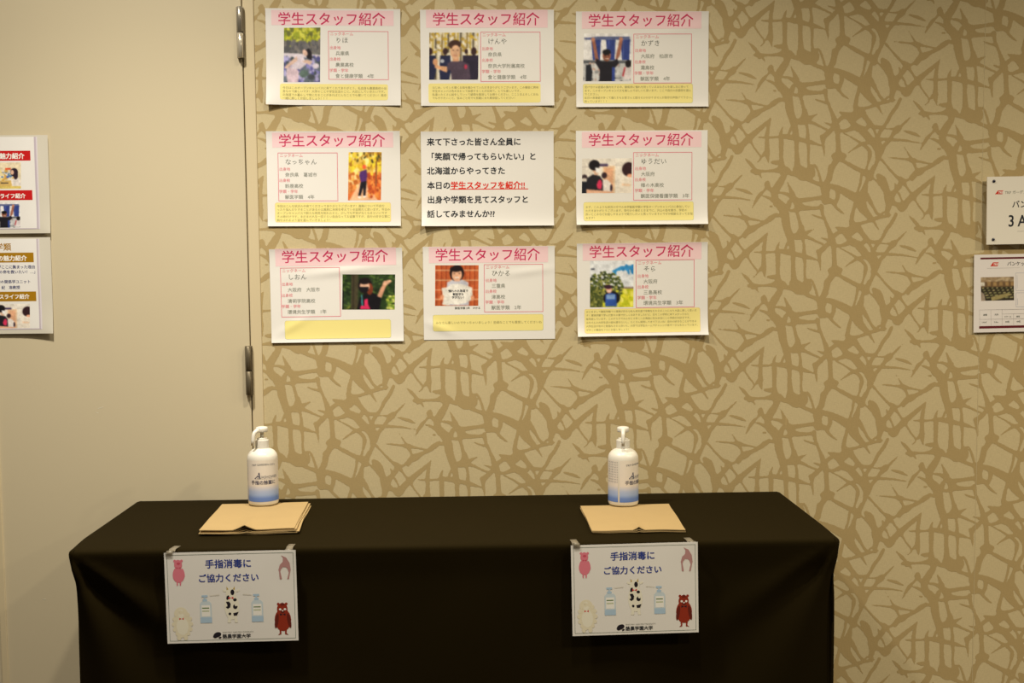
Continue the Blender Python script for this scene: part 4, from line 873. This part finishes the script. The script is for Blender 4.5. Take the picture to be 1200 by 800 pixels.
def hygiene_sign(c4, lab, tapes, tilt):
    TL, TR, BR, BL = [np.array(p) for p in c4]; ctr = (TL + TR + BR + BL) / 4
    w = (np.linalg.norm(TR - TL) + np.linalg.norm(BR - BL)) / 2; h = (np.linalg.norm(TL - BL) + np.linalg.norm(TR - BR)) / 2
    S = Sheet('sign', ctr[0], ctr[1], w, h, tilt, y=TY0 - .0085, gap=.0010, corners=((80, 118), (960, 98), (970, 705), (93, 730)), bends=[('wave', .0005, 14, 6, .5), ('corner', 1, 1, .0015, .08)])
    tag(S.o, lab, 'sign', 'hand hygiene signs taped to the tablecloth')
    # clean sheet coordinates: the printed frame is parallel to the edges
    S.corners = ((80, 108), (965, 108), (965, 720), (80, 720))
    S.frame('frame_line', 97, 124, 948, 704, .0012, GREENF, 1)
    for it in (('手指消毒に', 352, 190, 63, 1.0), ('ご協力ください', 300, 285, 59, 1.0)): S.text('heading', [it], BLUE, 2, bold=.018, res=2)
    S.text('university_lettering', [('酪農学園大学', 452, 680, 32, 1.0)], BLACK, 2, bold=.02)
    S.text('small_lettering', [('RAKUNO GAKUEN UNIVERSITY', 455, 652, 14, 1.05)], GREYINK, 2)
    S.shapes('university_emblem', [('e', 418, 668, 27, 17, -18), ('e', 404, 678, 15, 13, 0), ('e', 436, 688, 10, 6, -20)], COWB, 2)
    # printed pictures: plain farm animals and two dispensers
    S.shapes('pig_picture', [('e', 173, 262, 40, 48), ('e', 172, 190, 27, 34), ('e', 150, 164, 9, 9), ('e', 196, 164, 9, 9), ('e', 145, 245, 10, 32, 12), ('e', 203, 245, 10, 32, -12), ('p', [(156, 295), (168, 295), (166, 330), (158, 330)]), ('p', [(178, 295), (190, 295), (186, 330), (178, 330)])], PIGM, 2)
    S.shapes('pig_snout_picture', [('e', 174, 182, 12, 8), ('p', [(160, 205), (172, 211), (160, 218)]), ('p', [(188, 205), (172, 211), (188, 218)])], PIGD, 3)
    S.shapes('mauve_animal_picture', [('p', [(865, 142), (900, 158), (922, 195), (928, 240), (918, 270), (905, 232), (893, 222), (875, 222), (862, 236), (852, 268), (845, 240), (856, 205), (876, 186), (878, 160)]), ('p', [(848, 245), (856, 245), (866, 296), (864, 304), (852, 303)]), ('p', [(918, 245), (926, 245), (914, 303), (902, 304), (904, 296)])], MAUVE, 2)
    S.shapes('sheep_picture', [('e', 186, 590, 60, 84), ('e', 178, 520, 46, 44)] + [('e', 186 + 58 * math.cos(a), 590 + 82 * math.sin(a), 14, 14) for a in np.linspace(0, 2 * math.pi, 15)] + [('e', 160, 680, 14, 20), ('e', 205, 680, 14, 20)], CREAM, 2)
    S.shapes('sheep_face_picture', [('e', 178, 520, 22, 30), ('e', 186, 606, 40, 58), ('e', 168, 508, 3, 4)], CREAML, 3)
    S.shapes('sheep_bow_picture', [('p', [(166, 548), (181, 554), (166, 562)]), ('p', [(196, 548), (181, 554), (196, 562)])], REDB, 4)
    S.shapes('cow_picture', [('e', 523, 480, 50, 88), ('e', 520, 390, 34, 42), ('e', 478, 372, 14, 8, 20), ('e', 566, 372, 14, 8, -20), ('p', [(496, 545), (516, 545), (512, 588), (490, 588)]), ('p', [(535, 545), (556, 545), (560, 588), (540, 588)])], CREAML, 2)
    S.shapes('cow_horn_picture', [('p', [(492, 342), (504, 362), (492, 368)]), ('p', [(546, 342), (534, 362), (546, 368)])], mat('sign_tan', (196, 168, 96), rough=.5), 3)
    S.shapes('cow_patch_picture', [('e', 530, 383, 13, 19), ('e', 498, 418, 9, 16, 20), ('e', 545, 434, 12, 10), ('p', [(484, 446), (505, 444), (516, 462), (512, 484), (496, 494), (482, 484), (494, 470)]), ('e', 546, 480, 15, 16), ('e', 508, 528, 9, 9), ('p', [(530, 524), (566, 516), (556, 540), (534, 542)])], COWB, 4)
    S.shapes('cow_light_picture', [('e', 552, 468, 9, 9), ('e', 487, 470, 6, 9)], CREAML, 5)
    S.shapes('cow_bow_picture', [('p', [(503, 412), (519, 420), (503, 430)]), ('p', [(535, 412), (519, 420), (535, 430)])], REDB, 5)
    S.shapes('brown_animal_picture', [('e', 864, 578, 56, 76), ('e', 862, 505, 36, 42), ('e', 836, 470, 9, 9), ('e', 890, 470, 9, 9), ('p', [(838, 640), (852, 640), (850, 676), (828, 680), (840, 668)]), ('p', [(876, 640), (890, 640), (886, 668), (900, 680), (876, 676)])], BROWN, 2)
    S.shapes('brown_arm_picture', [('e', 822, 585, 12, 50, 10), ('e', 906, 585, 12, 50, -10), ('e', 864, 524, 14, 9), ('p', [(850, 480), (864, 458), (880, 480)])], BROWN2, 3)
    S.shapes('brown_eye_picture', [('e', 848, 506, 8, 7), ('e', 880, 506, 8, 7), ('p', [(856, 512), (872, 512), (864, 522)])], WHT, 4)
    S.shapes('brown_bow_picture', [('p', [(846, 534), (864, 541), (846, 549)]), ('p', [(882, 534), (864, 541), (882, 549)])], COWB, 4)
    for X in (0, 347):
        S.shapes('dispenser_picture', [('p', [(308 + X, 456), (322 + X, 440), (372 + X, 440), (386 + X, 456), (386 + X, 586), (308 + X, 586)])], LBLUE, 2)
        S.shapes('dispenser_label_picture', [('p', [(318 + X, 466), (376 + X, 466), (376 + X, 542), (318 + X, 542)])], WHT, 3)
        S.shapes('dispenser_liquid_picture', [('p', [(308 + X, 548), (386 + X, 548), (386 + X, 586), (308 + X, 586)]), ('p', [(328 + X, 424), (358 + X, 424), (358 + X, 440), (328 + X, 440)]), ('p', [(322 + X, 398), (362 + X, 398), (362 + X, 412), (322 + X, 412)]), ('p', [(337 + X, 412), (347 + X, 412), (347 + X, 424), (337 + X, 424)])], LBLUE2, 3)
        S.shapes('dispenser_rule_picture', [('p', [(322 + X, 482), (370 + X, 482), (370 + X, 489), (322 + X, 489)])], GRN, 4)
        S.shapes('dispenser_rule_picture', [('p', [(322 + X, 502), (370 + X, 502), (370 + X, 510), (322 + X, 510)])], GRN2, 4)
    S.shapes('spray_picture', [('p', [(376, 400), (440, 392), (440, 402), (378, 406)]), ('p', [(658, 400), (600, 392), (600, 402), (656, 406)])], mat('sign_pale_grey', (226, 222, 214), rough=.5), 2)
    # adhesive tape running from the sheet up onto the table edge
    for (xt, xb, zr) in tapes:
        V = []; Fc = []; wd = .0125; zt = h / 2
        path = [(xb, -.0022, zt - .006), (xb, -.0024, zt - .001), (xb + (xt - xb) * .3, -.0022, zt + .003), (xb + (xt - xb) * .5, .0000, TZ - ctr[1] - .002), (xb + (xt - xb) * .6, .0075, TZ - ctr[1] + .0018), (xt, .030, TZ - ctr[1] + .0018)]
        path = [(p[0], p[1], p[2] - (p[0] * math.tan(tilt) if p[2] > TZ - ctr[1] - .003 else 0)) for p in path]
        for p in path: V += [(p[0] - wd / 2, p[1], p[2]), (p[0] + wd / 2, p[1], p[2])]
        for k in range(len(path) - 1): Fc.append((2 * k, 2 * k + 1, 2 * k + 3, 2 * k + 2))
        t_ = mesh_obj('tape', V, Fc, TAPE, S.o, smooth=True)
        md = t_.modifiers.new('thickness', 'SOLIDIFY'); md.thickness = .0002; md.offset = 1
    return S
hygiene_sign(((-.5863, .6966), (-.3440, .6990), (-.3450, .5280), (-.5880, .5245)), 'hand hygiene sign with cartoon animals, taped below the left bottle', [(-.104, -.112, 0), (.110, .108, 0)], .009)
hygiene_sign(((.1652, .6990), (.4021, .7010), (.4081, .5290), (.1694, .5250)), 'hand hygiene sign with cartoon animals, taped below the right bottle', [(-.112, -.108, 0), (.104, .110, 0)], .014)
